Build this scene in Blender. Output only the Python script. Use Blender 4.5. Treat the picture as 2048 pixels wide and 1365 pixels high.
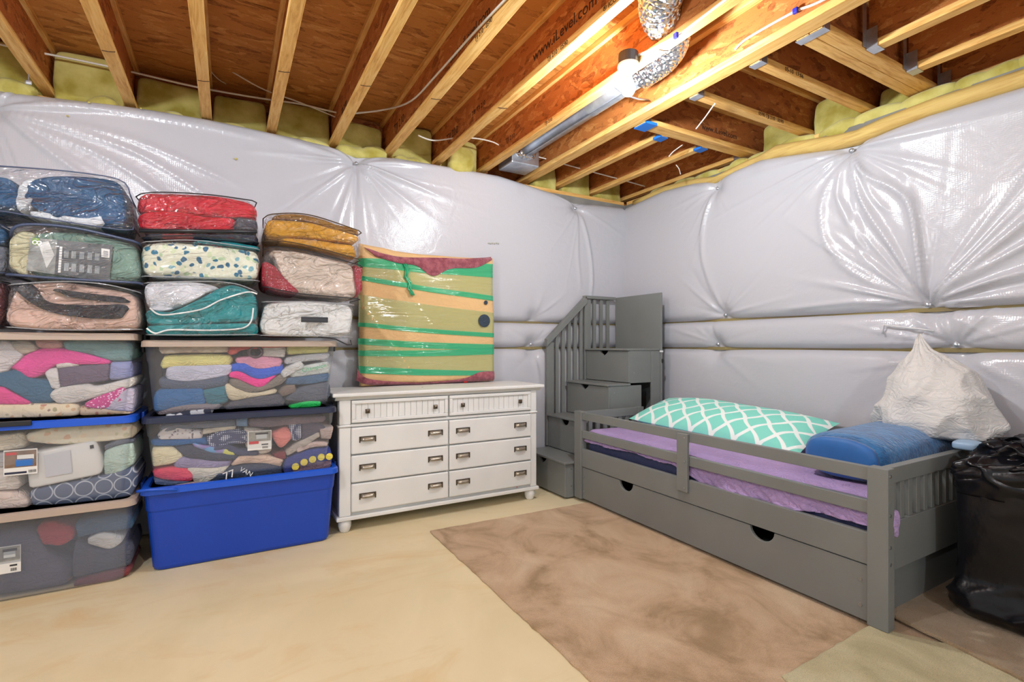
import bpy, math, random
import numpy as np
from mathutils import Vector, Matrix

scene = bpy.context.scene
col = scene.collection
for o in list(bpy.data.objects):
    bpy.data.objects.remove(o)

# ---------------------------------------------------------------- camera
YAW = math.radians(29.45)
FOC, HCAM, HOR = 1005.0, 1.2, 690.0
cam_d = bpy.data.cameras.new('camera')
cam = bpy.data.objects.new('camera', cam_d)
col.objects.link(cam)
cam.location = (0, 0, HCAM)
cam.rotation_euler = (math.pi / 2, 0, -YAW)
cam_d.sensor_fit = 'HORIZONTAL'
cam_d.sensor_width = 36.0
cam_d.lens = FOC / 2048 * 36.0
cam_d.shift_y = (HOR - 682.5) / 2048
cam_d.clip_start = 0.05
scene.camera = cam
scene.cycles.transparent_max_bounces = 32

# ---------------------------------------------------------------- world / exposure
scene.view_settings.view_transform = 'Standard'
scene.view_settings.look = 'None'
scene.view_settings.gamma = 1.0
scene.view_settings.use_curve_mapping = False
scene.view_settings.exposure = -0.25
world = bpy.data.worlds.new('world')
scene.world = world
world.use_nodes = True
bg = world.node_tree.nodes['Background']
bg.inputs[0].default_value = (0.97, 0.98, 1.0, 1)
bg.inputs[1].default_value = 0.8
BULB_STRENGTH = 1900.0          # emission of every bare bulb hanging from the joists
EXTRA_BULBS = [(-0.78, 1.45), (1.05, -1.60), (-2.0, -0.6)]   # unseen bulbs, from glints on the sheets plus fill added at camera side

# ---------------------------------------------------------------- helpers
FW = (math.sin(YAW), math.cos(YAW)); RT = (math.cos(YAW), -math.sin(YAW))


def at(px, py, ax, val):
    """point of the place seen at photo pixel (px,py) on the plane ax=val"""
    u = (px - 1024) / FOC; v = (HOR - py) / FOC
    d = (FW[0] + u * RT[0], FW[1] + u * RT[1], v)
    i = 'xyz'.index(ax); o = (0, 0, HCAM)
    t = (val - o[i]) / d[i]
    return Vector([o[k] + t * d[k] for k in range(3)])


def S(r, g, b):
    def f(c):
        c /= 255.0
        return c / 12.92 if c <= 0.04045 else ((c + 0.055) / 1.055) ** 2.4
    return (f(r), f(g), f(b), 1.0)


def wob(seed, n=6, lo=1.0, hi=6.0):
    """smooth pseudo-noise of 3 numpy coordinates, about -1..1"""
    rs = np.random.RandomState(seed)
    ks = rs.normal(size=(n, 3)); ks /= np.linalg.norm(ks, axis=1)[:, None]
    ks *= rs.uniform(lo, hi, n)[:, None]; ph = rs.uniform(0, 6.28, n)

    def f(x, y, z):
        s = 0
        for k in range(n):
            s = s + np.sin(ks[k, 0] * x + ks[k, 1] * y + ks[k, 2] * z + ph[k])
        return s / n * 1.6
    return f


class MB:
    def __init__(self):
        self.v = []; self.f = []; self.uv = {}

    def add(self, vs, fs):
        n = len(self.v)
        self.v += [tuple(p) for p in vs]
        self.f += [tuple(i + n for i in f) for f in fs]
        return self

    def box(self, x0, x1, y0, y1, z0, z1):
        vs = [(x0, y0, z0), (x1, y0, z0), (x1, y1, z0), (x0, y1, z0), (x0, y0, z1), (x1, y0, z1), (x1, y1, z1), (x0, y1, z1)]
        return self.add(vs, [(3, 2, 1, 0), (4, 5, 6, 7), (0, 1, 5, 4), (1, 2, 6, 5), (2, 3, 7, 6), (3, 0, 4, 7)])

    def prism(self, poly, ax, a, b):
        """poly in the two other axes (cyclic order kept x<y<z), extruded along ax from a to b"""
        def mk(p, t):
            return {'x': (t, p[0], p[1]), 'y': (p[0], t, p[1]), 'z': (p[0], p[1], t)}[ax]
        n = len(poly)
        vs = [mk(p, a) for p in poly] + [mk(p, b) for p in poly]
        fs = [tuple(range(n)), tuple(range(2 * n - 1, n - 1, -1))]
        fs += [(i, i + n, (i + 1) % n + n, (i + 1) % n) for i in range(n)]
        return self.add(vs, fs)

    def tube(self, pts, r, n=8, cap=True):
        pts = [Vector(p) for p in pts]
        rs = r if isinstance(r, (list, tuple)) else [r] * len(pts)
        rings = []; up = None
        for i, p in enumerate(pts):
            t = (pts[min(i + 1, len(pts) - 1)] - pts[max(i - 1, 0)])
            if t.length < 1e-9: t = Vector((0, 0, 1))
            t.normalize()
            if up is None:
                up = t.orthogonal().normalized()
            up = (up - t * up.dot(t))
            if up.length < 1e-6: up = t.orthogonal()
            up.normalize(); sd = t.cross(up)
            rings.append([p + (up * math.cos(2 * math.pi * k / n) + sd * math.sin(2 * math.pi * k / n)) * rs[i] for k in range(n)])
        return self.rings(rings, cap)

    def rings(self, rings, cap=True):
        n = len(rings[0]); vs = [p for r in rings for p in r]; fs = []
        for i in range(len(rings) - 1):
            for k in range(n):
                a = i * n + k; b = i * n + (k + 1) % n
                fs.append((a, b, b + n, a + n))
        if cap:
            fs.append(tuple(range(n - 1, -1, -1))); m = (len(rings) - 1) * n
            fs.append(tuple(range(m, m + n)))
        return self.add(vs, fs)

    def lathe(self, prof, c, n=16, ax='z'):
        rings = []
        for r, h in prof:
            ring = []
            for k in range(n):
                a = 2 * math.pi * k / n; p, q = r * math.cos(a), r * math.sin(a)
                if ax == 'z': ring.append((c[0] + p, c[1] + q, c[2] + h))
                elif ax == 'y': ring.append((c[0] + p, c[1] + h, c[2] + q))
                else: ring.append((c[0] + h, c[1] + p, c[2] + q))
            rings.append(ring)
        return self.rings(rings)

    def grid(self, P, uv=True):
        """P: numpy array (nu,nv,3)"""
        nu, nv = P.shape[:2]; n0 = len(self.v)
        self.v += [tuple(p) for p in P.reshape(-1, 3)]
        for i in range(nu - 1):
            for j in range(nv - 1):
                a = n0 + i * nv + j
                self.f.append((a, a + nv, a + nv + 1, a + 1))
        if uv:
            for i in range(nu):
                for j in range(nv):
                    self.uv[n0 + i * nv + j] = (i / (nu - 1), j / (nv - 1))
        return self

    def xf(self, m, start=0):
        for i in range(start, len(self.v)):
            self.v[i] = tuple(m @ Vector(self.v[i]))
        return self


WORLDLOC = {}


def link(name, mb, mat, parent=None, smooth=False, bevel=0.0, sub=0, seg=2):
    me = bpy.data.meshes.new(name)
    V = np.array(mb.v, dtype=float)
    if parent is None:
        loc = np.array([(V[:, 0].min() + V[:, 0].max()) / 2, (V[:, 1].min() + V[:, 1].max()) / 2, V[:, 2].min()])
        wl = loc
    else:
        loc = np.zeros(3); wl = np.array(WORLDLOC[parent.name])
    me.from_pydata((V - wl).tolist(), [], mb.f)
    if mb.uv:
        uvl = me.uv_layers.new(name='UVMap')
        for lp in me.loops:
            uvl.data[lp.index].uv = mb.uv.get(lp.vertex_index, (0, 0))
    me.update()
    if smooth:
        me.polygons.foreach_set('use_smooth', [True] * len(me.polygons))
    if mat is not None:
        me.materials.append(mat)
    o = bpy.data.objects.new(name, me)
    col.objects.link(o)
    if parent is not None:
        o.parent = parent
    o.location = loc
    WORLDLOC[o.name] = tuple(wl)
    if bevel:
        b = o.modifiers.new('bevel', 'BEVEL'); b.width = bevel; b.segments = seg
        b.limit_method = 'ANGLE'; b.angle_limit = math.radians(40)
    if sub:
        s = o.modifiers.new('sub', 'SUBSURF'); s.levels = sub; s.render_levels = sub
    return o


def thing(name, loc, label, cat, group=None):
    o = bpy.data.objects.new(name, None)
    o.empty_display_size = 0.1
    col.objects.link(o)
    o.location = loc; WORLDLOC[o.name] = tuple(loc)
    return tag(o, label, cat, group)


def tag(o, label, cat, group=None):
    o['label'] = label; o['category'] = cat
    if group: o['group'] = group
    return o


def struct(name, mb, mat, **k):
    o = link(name, mb, mat, **k); o['kind'] = 'structure'
    return o


def copy_tree(src, loc, parent=None):
    c = src.copy(); col.objects.link(c); c.parent = parent
    c.location = loc
    for ch in [x for x in src.children]:
        copy_tree(ch, ch.location.copy(), c)
    return c


def text_mesh(txt, size, org, right, up, thick=0.0008):
    cu = bpy.data.curves.new('txt', 'FONT'); cu.body = txt; cu.size = size; cu.extrude = thick; cu.resolution_u = 3
    ob = bpy.data.objects.new('txt', cu); col.objects.link(ob)
    dg = bpy.context.evaluated_depsgraph_get(); dg.update()
    me = bpy.data.meshes.new_from_object(ob.evaluated_get(dg))
    r = Vector(right).normalized(); u = Vector(up).normalized(); n = r.cross(u)
    org = Vector(org); mb = MB()
    mb.add([org + r * v.co.x + u * v.co.y + n * v.co.z for v in me.vertices], [tuple(p.vertices) for p in me.polygons])
    bpy.data.objects.remove(ob); bpy.data.curves.remove(cu); bpy.data.meshes.remove(me)
    return mb


def resample(pts, n):
    P = np.array([(p[0], p[1]) for p in pts], float)
    # Catmull-Rom through the points, then even arc length
    if len(P) > 2:
        Q = []
        E = np.vstack([2 * P[0] - P[1], P, 2 * P[-1] - P[-2]])
        for i in range(1, len(E) - 2):
            for t in np.linspace(0, 1, 8, endpoint=False):
                a, b, c, d = E[i - 1], E[i], E[i + 1], E[i + 2]
                Q.append(.5 * (2 * b + (c - a) * t + (2 * a - 5 * b + 4 * c - d) * t * t + (3 * b - a - 3 * c + d) * t ** 3))
        Q.append(P[-1]); P = np.array(Q)
    d = np.r_[0, np.cumsum(np.hypot(*np.diff(P, axis=0).T))]
    s = np.linspace(0, d[-1], n)
    return np.c_[np.interp(s, d, P[:, 0]), np.interp(s, d, P[:, 1])]


def band(top, bot, y0, y1, seed=0, e=0.4, noise=0.006, layers=0, nu=30, nv=28, endr=6, nf=(8, 30), pad=0.0, flow=0.0):
    """soft body between an upper and a lower outline (x,z), lying from y0 (front) to y1 (back)"""
    T = resample(top, nu); B = resample(bot, nu)
    if pad:
        T = T + [0, pad]; B = B - [0, pad]
        c = (T[:, 0].mean() + B[:, 0].mean()) / 2; w = max(1e-6, (T[:, 0].max() - T[:, 0].min()) / 2)
        k = 1 + pad / w
        T[:, 0] = c + (T[:, 0] - c) * k; B[:, 0] = c + (B[:, 0] - c) * k
    s = np.linspace(0, 1, nu)
    er = (1 - np.abs(2 * s - 1) ** endr) ** 0.5
    er = np.maximum(er, 0.02)
    ph = np.linspace(0, 2 * math.pi, nv, endpoint=False)
    cs = np.sign(np.cos(ph)) * np.abs(np.cos(ph)) ** e
    sn = np.sign(np.sin(ph)) * np.abs(np.sin(ph)) ** e
    f1 = wob(seed + 1, 8, nf[0], nf[1]); f2 = wob(seed + 2, 8, nf[0], nf[1])
    P = np.zeros((nu, nv, 3))
    k = (sn + 1) / 2
    P[:, :, 0] = B[:, None, 0] * (1 - k) + T[:, None, 0] * k
    zs = B[:, None, 1] * (1 - k) + T[:, None, 1] * k
    zc = (B[:, None, 1] + T[:, None, 1]) / 2
    P[:, :, 2] = zc + (zs - zc) * (0.35 + 0.65 * er[:, None])
    P[:, :, 1] = (y0 + y1) / 2 - (y1 - y0) / 2 * cs[None, :] * (0.8 + 0.2 * er[:, None])
    X, Y, Z = P[:, :, 0].copy(), P[:, :, 1].copy(), P[:, :, 2].copy()
    front = np.clip(cs, 0, 1)[None, :]
    d = noise * f1(X, Y, Z) * front
    if layers:
        d = d + 0.010 * (np.abs(np.sin(math.pi * layers * k[None, :] + 0.6 * f2(X, Y * 0, Z * 0.2))) ** 0.5 - 0.6) * front
    if flow:
        g = f2(X * 0.6, Y * 0, Z * 1.6)
        d = d - flow * np.exp(-(np.sin(1.9 * g) / 0.30) ** 2) * front
    P[:, :, 1] -= d
    P[:, :, 2] += noise * 0.5 * f2(X, Y, Z)
    mb = MB()
    rings = [[tuple(P[i, j]) for j in range(nv)] for i in range(nu)]
    mb.rings(rings)
    # uv from world size
    for i, v in enumerate(mb.v):
        mb.uv[i] = (v[0], v[2])
    return mb


def lump(c, r, seed=0, e=(0.5, 0.5), noise=0.01, nu=28, nv=16, nf=(4, 14), M=None):
    f = wob(seed, 8, nf[0], nf[1]); mb = MB(); rings = []
    sg = lambda a, p: math.copysign(abs(a) ** p, a)
    for i in range(nv + 1):
        t = -math.pi / 2 + math.pi * i / nv
        t = max(-math.pi / 2 + 1e-3, min(math.pi / 2 - 1e-3, t)); ring = []
        for k in range(nu):
            a = 2 * math.pi * k / nu
            p = np.array([sg(math.cos(t), e[0]) * sg(math.cos(a), e[1]) * r[0], sg(math.cos(t), e[0]) * sg(math.sin(a), e[1]) * r[1], sg(math.sin(t), e[0]) * r[2]])
            q = p + (p / (np.linalg.norm(p) + 1e-9)) * noise * float(f(p[0], p[1], p[2]))
            ring.append(tuple(q))
        rings.append(ring)
    mb.rings(rings)
    m = Matrix.Translation(Vector(c)) @ (M if M is not None else Matrix.Identity(4))
    return mb.xf(m)


def rrect(x0, x1, y0, y1, r, z, n=5):
    pts = []
    for cx, cy, a0 in ((x1 - r, y1 - r, 0), (x0 + r, y1 - r, 90), (x0 + r, y0 + r, 180), (x1 - r, y0 + r, 270)):
        for k in range(n + 1):
            a = math.radians(a0 + 90 * k / n)
            pts.append((cx + r * math.cos(a), cy + r * math.sin(a), z))
    return pts


# ---------------------------------------------------------------- materials
MATS = {}


def nodes(name):
    m = bpy.data.materials.new(name); m.use_nodes = True
    nt = m.node_tree
    return m, nt, nt.nodes['Principled BSDF'], nt.nodes['Material Output']


def N(nt, typ, **k):
    n = nt.nodes.new(typ)
    for a, v in k.items():
        setattr(n, a, v)
    return n


def coords(nt, scale=(1, 1, 1), src='Object', rot=(0, 0, 0)):
    tc = N(nt, 'ShaderNodeTexCoord'); mp = N(nt, 'ShaderNodeMapping')
    mp.inputs['Scale'].default_value = scale; mp.inputs['Rotation'].default_value = rot
    nt.links.new(tc.outputs[src], mp.inputs['Vector'])
    return mp.outputs[0]


def ramp(nt, fac, stops, interp='LINEAR'):
    r = N(nt, 'ShaderNodeValToRGB'); cr = r.color_ramp; cr.interpolation = interp
    while len(cr.elements) < len(stops): cr.elements.new(0.5)
    for e, (p, c) in zip(cr.elements, stops):
        e.position = p; e.color = c
    nt.links.new(fac, r.inputs[0])
    return r.outputs[0]


def noise(nt, vec, scale, detail=3, rough=0.5, dist=0.0):
    n = N(nt, 'ShaderNodeTexNoise')
    n.inputs['Scale'].default_value = scale; n.inputs['Detail'].default_value = detail
    n.inputs['Roughness'].default_value = rough; n.inputs['Distortion'].default_value = dist
    nt.links.new(vec, n.inputs['Vector'])
    return n.outputs['Fac']


def voro(nt, vec, scale, feature='F1', rand=1.0, out='Distance'):
    n = N(nt, 'ShaderNodeTexVoronoi'); n.feature = feature
    n.inputs['Scale'].default_value = scale; n.inputs['Randomness'].default_value = rand
    nt.links.new(vec, n.inputs['Vector'])
    return n.outputs[out]


def bump(nt, bsdf, h, strength, dist=0.01):
    b = N(nt, 'ShaderNodeBump'); b.inputs['Strength'].default_value = strength; b.inputs['Distance'].default_value = dist
    nt.links.new(h, b.inputs['Height']); nt.links.new(b.outputs[0], bsdf.inputs['Normal'])
    return b.outputs[0]


def mat(name, c, c2=None, rough=0.6, metal=0.0, vs=6.0, st=(1, 1, 1), bp=0.0, bs=40.0, bst=None, spec=0.5, sheen=0.0, detail=4, lo=0.35, hi=0.65, coat=0.0):
    if name in MATS: return MATS[name]
    m, nt, b, out = nodes(name)
    b.inputs['Base Color'].default_value = c
    b.inputs['Roughness'].default_value = rough; b.inputs['Metallic'].default_value = metal
    b.inputs['Specular IOR Level'].default_value = spec
    b.inputs['Sheen Weight'].default_value = sheen; b.inputs['Coat Weight'].default_value = coat
    if c2:
        f = noise(nt, coords(nt, st), vs, detail)
        nt.links.new(ramp(nt, f, [(lo, c), (hi, c2)]), b.inputs['Base Color'])
    if bp:
        h = noise(nt, coords(nt, bst or st), bs, 4)
        bump(nt, b, h, bp, 0.01)
    m.diffuse_color = c
    MATS[name] = m
    return m


def cloth(name, r, g, b, k=0.8, vs=5, ws=13.0, wst=0.55):
    """woven cloth: colour with slight wear, soft bump"""
    if name in MATS: return MATS[name]
    c = S(r, g, b); d = (c[0] * k, c[1] * k, c[2] * k, 1)
    m, nt, p, out = nodes(name)
    f = noise(nt, coords(nt), vs, 3)
    nt.links.new(ramp(nt, f, [(0.3, d), (0.7, c)]), p.inputs['Base Color'])
    p.inputs['Roughness'].default_value = 0.85; p.inputs['Specular IOR Level'].default_value = 0.25
    p.inputs['Sheen Weight'].default_value = 0.05
    h = noise(nt, coords(nt, (1, 1, 1.7)), ws, 3, 0.5, 1.6)
    ab = N(nt, 'ShaderNodeMath'); ab.operation = 'SUBTRACT'; nt.links.new(h, ab.inputs[0]); ab.inputs[1].default_value = 0.5
    a2 = N(nt, 'ShaderNodeMath'); a2.operation = 'ABSOLUTE'; nt.links.new(ab.outputs[0], a2.inputs[0])
    a3 = N(nt, 'ShaderNodeMath'); a3.operation = 'POWER'; nt.links.new(a2.outputs[0], a3.inputs[0]); a3.inputs[1].default_value = 0.6
    fine = noise(nt, coords(nt), 60, 3)
    a4 = N(nt, 'ShaderNodeMath'); a4.operation = 'MULTIPLY_ADD'; nt.links.new(fine, a4.inputs[0]); a4.inputs[1].default_value = 0.08; nt.links.new(a3.outputs[0], a4.inputs[2])
    bump(nt, p, a4.outputs[0], wst, 0.03)
    MATS[name] = m
    return m


def spotcloth(name, base, spots, scale, thr=0.32, rand=1.0):
    """print of spots in several colours on a base"""
    m, nt, p, out = nodes(name)
    v = coords(nt)
    n = N(nt, 'ShaderNodeTexNoise'); n.inputs['Scale'].default_value = 14
    nt.links.new(v, n.inputs['Vector'])
    add = N(nt, 'ShaderNodeVectorMath'); add.operation = 'MULTIPLY_ADD'
    nt.links.new(n.outputs['Color'], add.inputs[0]); add.inputs[1].default_value = (0.05, 0.05, 0.05); nt.links.new(v, add.inputs[2])
    vec = add.outputs[0] if rand > 0.5 else v
    d = voro(nt, vec, scale, rand=rand); cidx = voro(nt, vec, scale, rand=rand, out='Color')
    sp = N(nt, 'ShaderNodeSeparateColor'); nt.links.new(cidx, sp.inputs[0])
    k = len(spots)
    cc = ramp(nt, sp.outputs[0], [(i / k, s) for i, s in enumerate(spots)], 'CONSTANT')
    mask = ramp(nt, d, [(thr, (1, 1, 1, 1)), (thr + 0.08, (0, 0, 0, 1))])
    mx = N(nt, 'ShaderNodeMix'); mx.data_type = 'RGBA'
    nt.links.new(mask, mx.inputs[0]); mx.inputs[6].default_value = base; nt.links.new(cc, mx.inputs[7])
    nt.links.new(mx.outputs[2], p.inputs['Base Color'])
    p.inputs['Roughness'].default_value = 0.8
    bump(nt, p, noise(nt, v, 20, 4, 0.5, 1.0), 0.4, 0.02)
    MATS[name] = m
    return m


def ringcloth(name, base, line, scale, r0, w):
    m, nt, p, out = nodes(name)
    d = voro(nt, coords(nt, (1, 0.001, 1)), scale, rand=0.0)
    c = ramp(nt, d, [(0, base), (r0 - w, base), (r0, line), (r0 + w, base)])
    nt.links.new(c, p.inputs['Base Color']); p.inputs['Roughness'].default_value = 0.8
    MATS[name] = m
    return m


def clear(name, tint, alpha, rough=0.08, bp=0.3, bs=14.0, st=(1, 1, 1), dist=0.6, haze=(0.9, 0.93, 1, 1), spec=0.5, detail=4, ridged=False, bdist=0.03, ior=1.5):
    """clear sheet plastic: see-through, with its own haze and a glossy skin"""
    if name in MATS: return MATS[name]
    m, nt, p, out = nodes(name)
    p.inputs['Base Color'].default_value = haze; p.inputs['Roughness'].default_value = rough
    p.inputs['Specular IOR Level'].default_value = spec
    tr = N(nt, 'ShaderNodeBsdfTransparent'); tr.inputs[0].default_value = tint
    gl = N(nt, 'ShaderNodeBsdfGlossy'); gl.inputs['Roughness'].default_value = rough
    gl.inputs[0].default_value = (1, 1, 1, 1)
    fr = N(nt, 'ShaderNodeFresnel')      # thin sheet: the same reflectance from both sides
    ge = N(nt, 'ShaderNodeNewGeometry'); io = N(nt, 'ShaderNodeMath'); io.operation = 'MULTIPLY_ADD'
    nt.links.new(ge.outputs['Backfacing'], io.inputs[0]); io.inputs[1].default_value = 1 / ior - ior; io.inputs[2].default_value = ior
    nt.links.new(io.outputs[0], fr.inputs[0])
    mix = N(nt, 'ShaderNodeMixShader'); mix.inputs[0].default_value = alpha
    mix2 = N(nt, 'ShaderNodeMixShader')
    nt.links.new(tr.outputs[0], mix.inputs[1]); nt.links.new(p.outputs[0], mix.inputs[2])
    nt.links.new(fr.outputs[0], mix2.inputs[0]); nt.links.new(mix.outputs[0], mix2.inputs[1]); nt.links.new(gl.outputs[0], mix2.inputs[2])
    nt.links.new(mix2.outputs[0], out.inputs['Surface'])
    if bp:
        h = noise(nt, coords(nt, st), bs, detail, 0.5, dist)
        if ridged:
            q = N(nt, 'ShaderNodeMath'); q.operation = 'SUBTRACT'; nt.links.new(h, q.inputs[0]); q.inputs[1].default_value = 0.5
            q2 = N(nt, 'ShaderNodeMath'); q2.operation = 'ABSOLUTE'; nt.links.new(q.outputs[0], q2.inputs[0])
            q3 = N(nt, 'ShaderNodeMath'); q3.operation = 'POWER'; nt.links.new(q2.outputs[0], q3.inputs[0]); q3.inputs[1].default_value = 0.7
            h = q3.outputs[0]
        no = bump(nt, p, h, bp, bdist)
        nt.links.new(no, gl.inputs['Normal']); nt.links.new(no, fr.inputs['Normal'])
    MATS[name] = m
    return m


def osb(name, st, dark, mid, light, scale=26.0, rot=(0, 0, 0)):
    m, nt, p, out = nodes(name)
    v = coords(nt, st, rot=rot)
    n = N(nt, 'ShaderNodeTexNoise'); n.inputs['Scale'].default_value = 3.5; n.inputs['Detail'].default_value = 2
    nt.links.new(v, n.inputs['Vector'])
    ad = N(nt, 'ShaderNodeVectorMath'); ad.operation = 'MULTIPLY_ADD'
    nt.links.new(n.outputs['Color'], ad.inputs[0]); ad.inputs[1].default_value = (0.35, 0.35, 0.35); nt.links.new(v, ad.inputs[2])
    c = voro(nt, ad.outputs[0], scale, out='Color')
    sp = N(nt, 'ShaderNodeSeparateColor'); nt.links.new(c, sp.inputs[0])
    f2 = noise(nt, v, 40, 4, 0.6, 1.5)
    mx = N(nt, 'ShaderNodeMix'); mx.data_type = 'FLOAT'; mx.inputs[0].default_value = 0.55
    nt.links.new(sp.outputs[0], mx.inputs[2]); nt.links.new(f2, mx.inputs[3])
    colr = ramp(nt, mx.outputs[0], [(0.22, dark), (0.42, mid), (0.62, mid), (0.8, light)])
    nt.links.new(colr, p.inputs['Base Color'])
    p.inputs['Roughness'].default_value = 0.75; p.inputs['Specular IOR Level'].default_value = 0.3
    bump(nt, p, mx.outputs[0], 0.35, 0.01)
    MATS[name] = m
    return m


def wood(name, st, c1, c2, c3):
    m, nt, p, out = nodes(name)
    f = noise(nt, coords(nt, st), 6, 5, 0.6, 0.8)
    nt.links.new(ramp(nt, f, [(0.3, c1), (0.5, c2), (0.7, c3)]), p.inputs['Base Color'])
    p.inputs['Roughness'].default_value = 0.65; p.inputs['Specular IOR Level'].default_value = 0.35
    bump(nt, p, f, 0.15, 0.005)
    MATS[name] = m
    return m


def sheet_mat():
    m, nt, p, out = nodes('white_vinyl_sheet')
    p.inputs['Base Color'].default_value = S(190, 190, 197)
    p.inputs['Roughness'].default_value = 0.24
    p.inputs['Specular IOR Level'].default_value = 0.45
    v = coords(nt)
    w = voro(nt, coords(nt, (1, 1, 1)), 95, rand=0.25)
    n1 = noise(nt, v, 9, 3, 0.5, 0.8)
    mx = N(nt, 'ShaderNodeMath'); mx.operation = 'MULTIPLY_ADD'
    nt.links.new(w, mx.inputs[0]); mx.inputs[1].default_value = 0.16; nt.links.new(n1, mx.inputs[2])
    bump(nt, p, mx.outputs[0], 0.30, 0.012)
    MATS['sheet'] = m
    return m


def floor_mat():
    m, nt, p, out = nodes('stained_floor')
    v = coords(nt)
    f = noise(nt, v, 1.1, 5, 0.6, 0.6)
    g = noise(nt, coords(nt, (0.7, 1.5, 1), rot=(0, 0, 0.5)), 2.3, 5, 0.65, 0.8)
    c1 = ramp(nt, f, [(0.3, S(212, 196, 156)), (0.55, S(224, 209, 172)), (0.75, S(218, 205, 172))])
    st = ramp(nt, g, [(0.52, (0, 0, 0, 1)), (0.72, (1, 1, 1, 1))])
    mx = N(nt, 'ShaderNodeMix'); mx.data_type = 'RGBA'
    fac = N(nt, 'ShaderNodeMath'); fac.operation = 'MULTIPLY'; fac.inputs[1].default_value = 0.55
    nt.links.new(st, fac.inputs[0]); nt.links.new(fac.outputs[0], mx.inputs[0])
    nt.links.new(c1, mx.inputs[6]); mx.inputs[7].default_value = S(208, 172, 112)
    nt.links.new(mx.outputs[2], p.inputs['Base Color'])
    p.inputs['Roughness'].default_value = 0.7; p.inputs['Specular IOR Level'].default_value = 0.3
    bump(nt, p, noise(nt, v, 120, 3), 0.12, 0.004)
    return m


def carpet_mat(name, a, b, c, sc=3.2):
    m, nt, p, out = nodes(name)
    v = coords(nt)
    f = noise(nt, coords(nt, (1, 0.8, 1)), sc, 5, 0.62, 0.7); g = noise(nt, v, 260, 2)
    cc = ramp(nt, f, [(0.34, a), (0.5, b), (0.66, c)])
    mx = N(nt, 'ShaderNodeMix'); mx.data_type = 'RGBA'; mx.blend_type = 'MULTIPLY'; mx.inputs[0].default_value = 0.5
    nt.links.new(cc, mx.inputs[6])
    nt.links.new(ramp(nt, g, [(0.3, (0.55, 0.55, 0.55, 1)), (0.6, (1, 1, 1, 1))]), mx.inputs[7])
    nt.links.new(mx.outputs[2], p.inputs['Base Color'])
    p.inputs['Roughness'].default_value = 1.0; p.inputs['Specular IOR Level'].default_value = 0.1
    p.inputs['Sheen Weight'].default_value = 0.3
    bump(nt, p, g, 0.8, 0.01)
    return m


def trellis_mat():
    m, nt, p, out = nodes('aqua_trellis_print')
    tc = N(nt, 'ShaderNodeTexCoord'); sp = N(nt, 'ShaderNodeSeparateXYZ')
    nt.links.new(tc.outputs['UV'], sp.inputs[0])

    def mth(op, a, b=None):
        n = N(nt, 'ShaderNodeMath'); n.operation = op
        for i, q in enumerate((a, b)):
            if q is None: continue
            if isinstance(q, (int, float)): n.inputs[i].default_value = q
            else: nt.links.new(q, n.inputs[i])
        return n.outputs[0]
    u = mth('MULTIPLY', sp.outputs[0], 8.0); v = mth('MULTIPLY', sp.outputs[1], 3.0)
    wv = mth('MULTIPLY', mth('SINE', mth('MULTIPLY', v, 6.2832)), 0.06)
    u = mth('ADD', u, wv)
    a = mth('ABSOLUTE', mth('SUBTRACT', mth('FRACT', mth('ADD', u, v)), 0.5))
    b = mth('ABSOLUTE', mth('SUBTRACT', mth('FRACT', mth('SUBTRACT', u, v)), 0.5))
    mn = mth('MINIMUM', a, b)
    c = ramp(nt, mn, [(0.0, S(236, 244, 240)), (0.085, S(236, 244, 240)), (0.10, S(132, 218, 202))])
    nt.links.new(c, p.inputs['Base Color']); p.inputs['Roughness'].default_value = 0.75
    bump(nt, p, noise(nt, coords(nt), 10, 3, 0.5, 0.6), 0.35, 0.02)
    return m


def foil_mat():
    m, nt, p, out = nodes('crinkled_foil')
    p.inputs['Base Color'].default_value = S(215, 215, 220); p.inputs['Metallic'].default_value = 1.0
    p.inputs['Roughness'].default_value = 0.22
    bump(nt, p, voro(nt, coords(nt), 45), 0.7, 0.02)
    return m


def emit_mat(strength):
    m = bpy.data.materials.new('bulb_glow'); m.use_nodes = True; nt = m.node_tree; nt.nodes.clear()
    e = N(nt, 'ShaderNodeEmission'); e.inputs[0].default_value = (0.90, 0.955, 1.0, 1); e.inputs[1].default_value = strength
    o = N(nt, 'ShaderNodeOutputMaterial'); nt.links.new(e.outputs[0], o.inputs[0])
    return m

# ================================================================ THE SETTING
pine_y = wood('pine_along', (9, 0.8, 9), S(202, 144, 72), S(232, 182, 104), S(242, 202, 132))
pine_x = wood('pine_across', (0.8, 9, 9), S(200, 142, 72), S(228, 178, 102), S(240, 198, 128))
osb_web = osb('osb_web', (1, 0.9, 2.2), S(134, 76, 34), S(194, 118, 58), S(222, 160, 92), 16)
osb_web_x = osb('osb_web_x', (0.9, 1, 2.2), S(116, 66, 30), S(168, 100, 50), S(200, 138, 76), 16)
osb_deck = osb('osb_deck', (0.8, 2.6, 1), S(138, 84, 36), S(196, 132, 64), S(224, 168, 96), 12)
yellow_wool = mat('yellow_wool', S(164, 150, 62), S(204, 194, 116), rough=1, vs=7, bp=1.0, bs=14, sheen=0.2)
concrete = mat('grey_concrete', S(120, 118, 112), S(140, 138, 132), rough=0.9, bp=0.2)
galv = mat('galvanised_steel', S(176, 182, 192), S(205, 210, 218), rough=0.32, metal=0.85, vs=14)
black_plastic = mat('black_plastic', S(38, 38, 40), rough=0.4)
white_plastic = mat('white_plastic', S(236, 236, 234), rough=0.4)
ink = mat('black_ink', S(64, 38, 22), rough=0.8)
blue_tape = mat('blue_tape', S(30, 112, 206), rough=0.6)
cable_white = mat('cable_white', S(226, 222, 212), rough=0.5)
cable_grey = mat('cable_grey', S(178, 172, 162), rough=0.5)
SHEET = sheet_mat()

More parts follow.
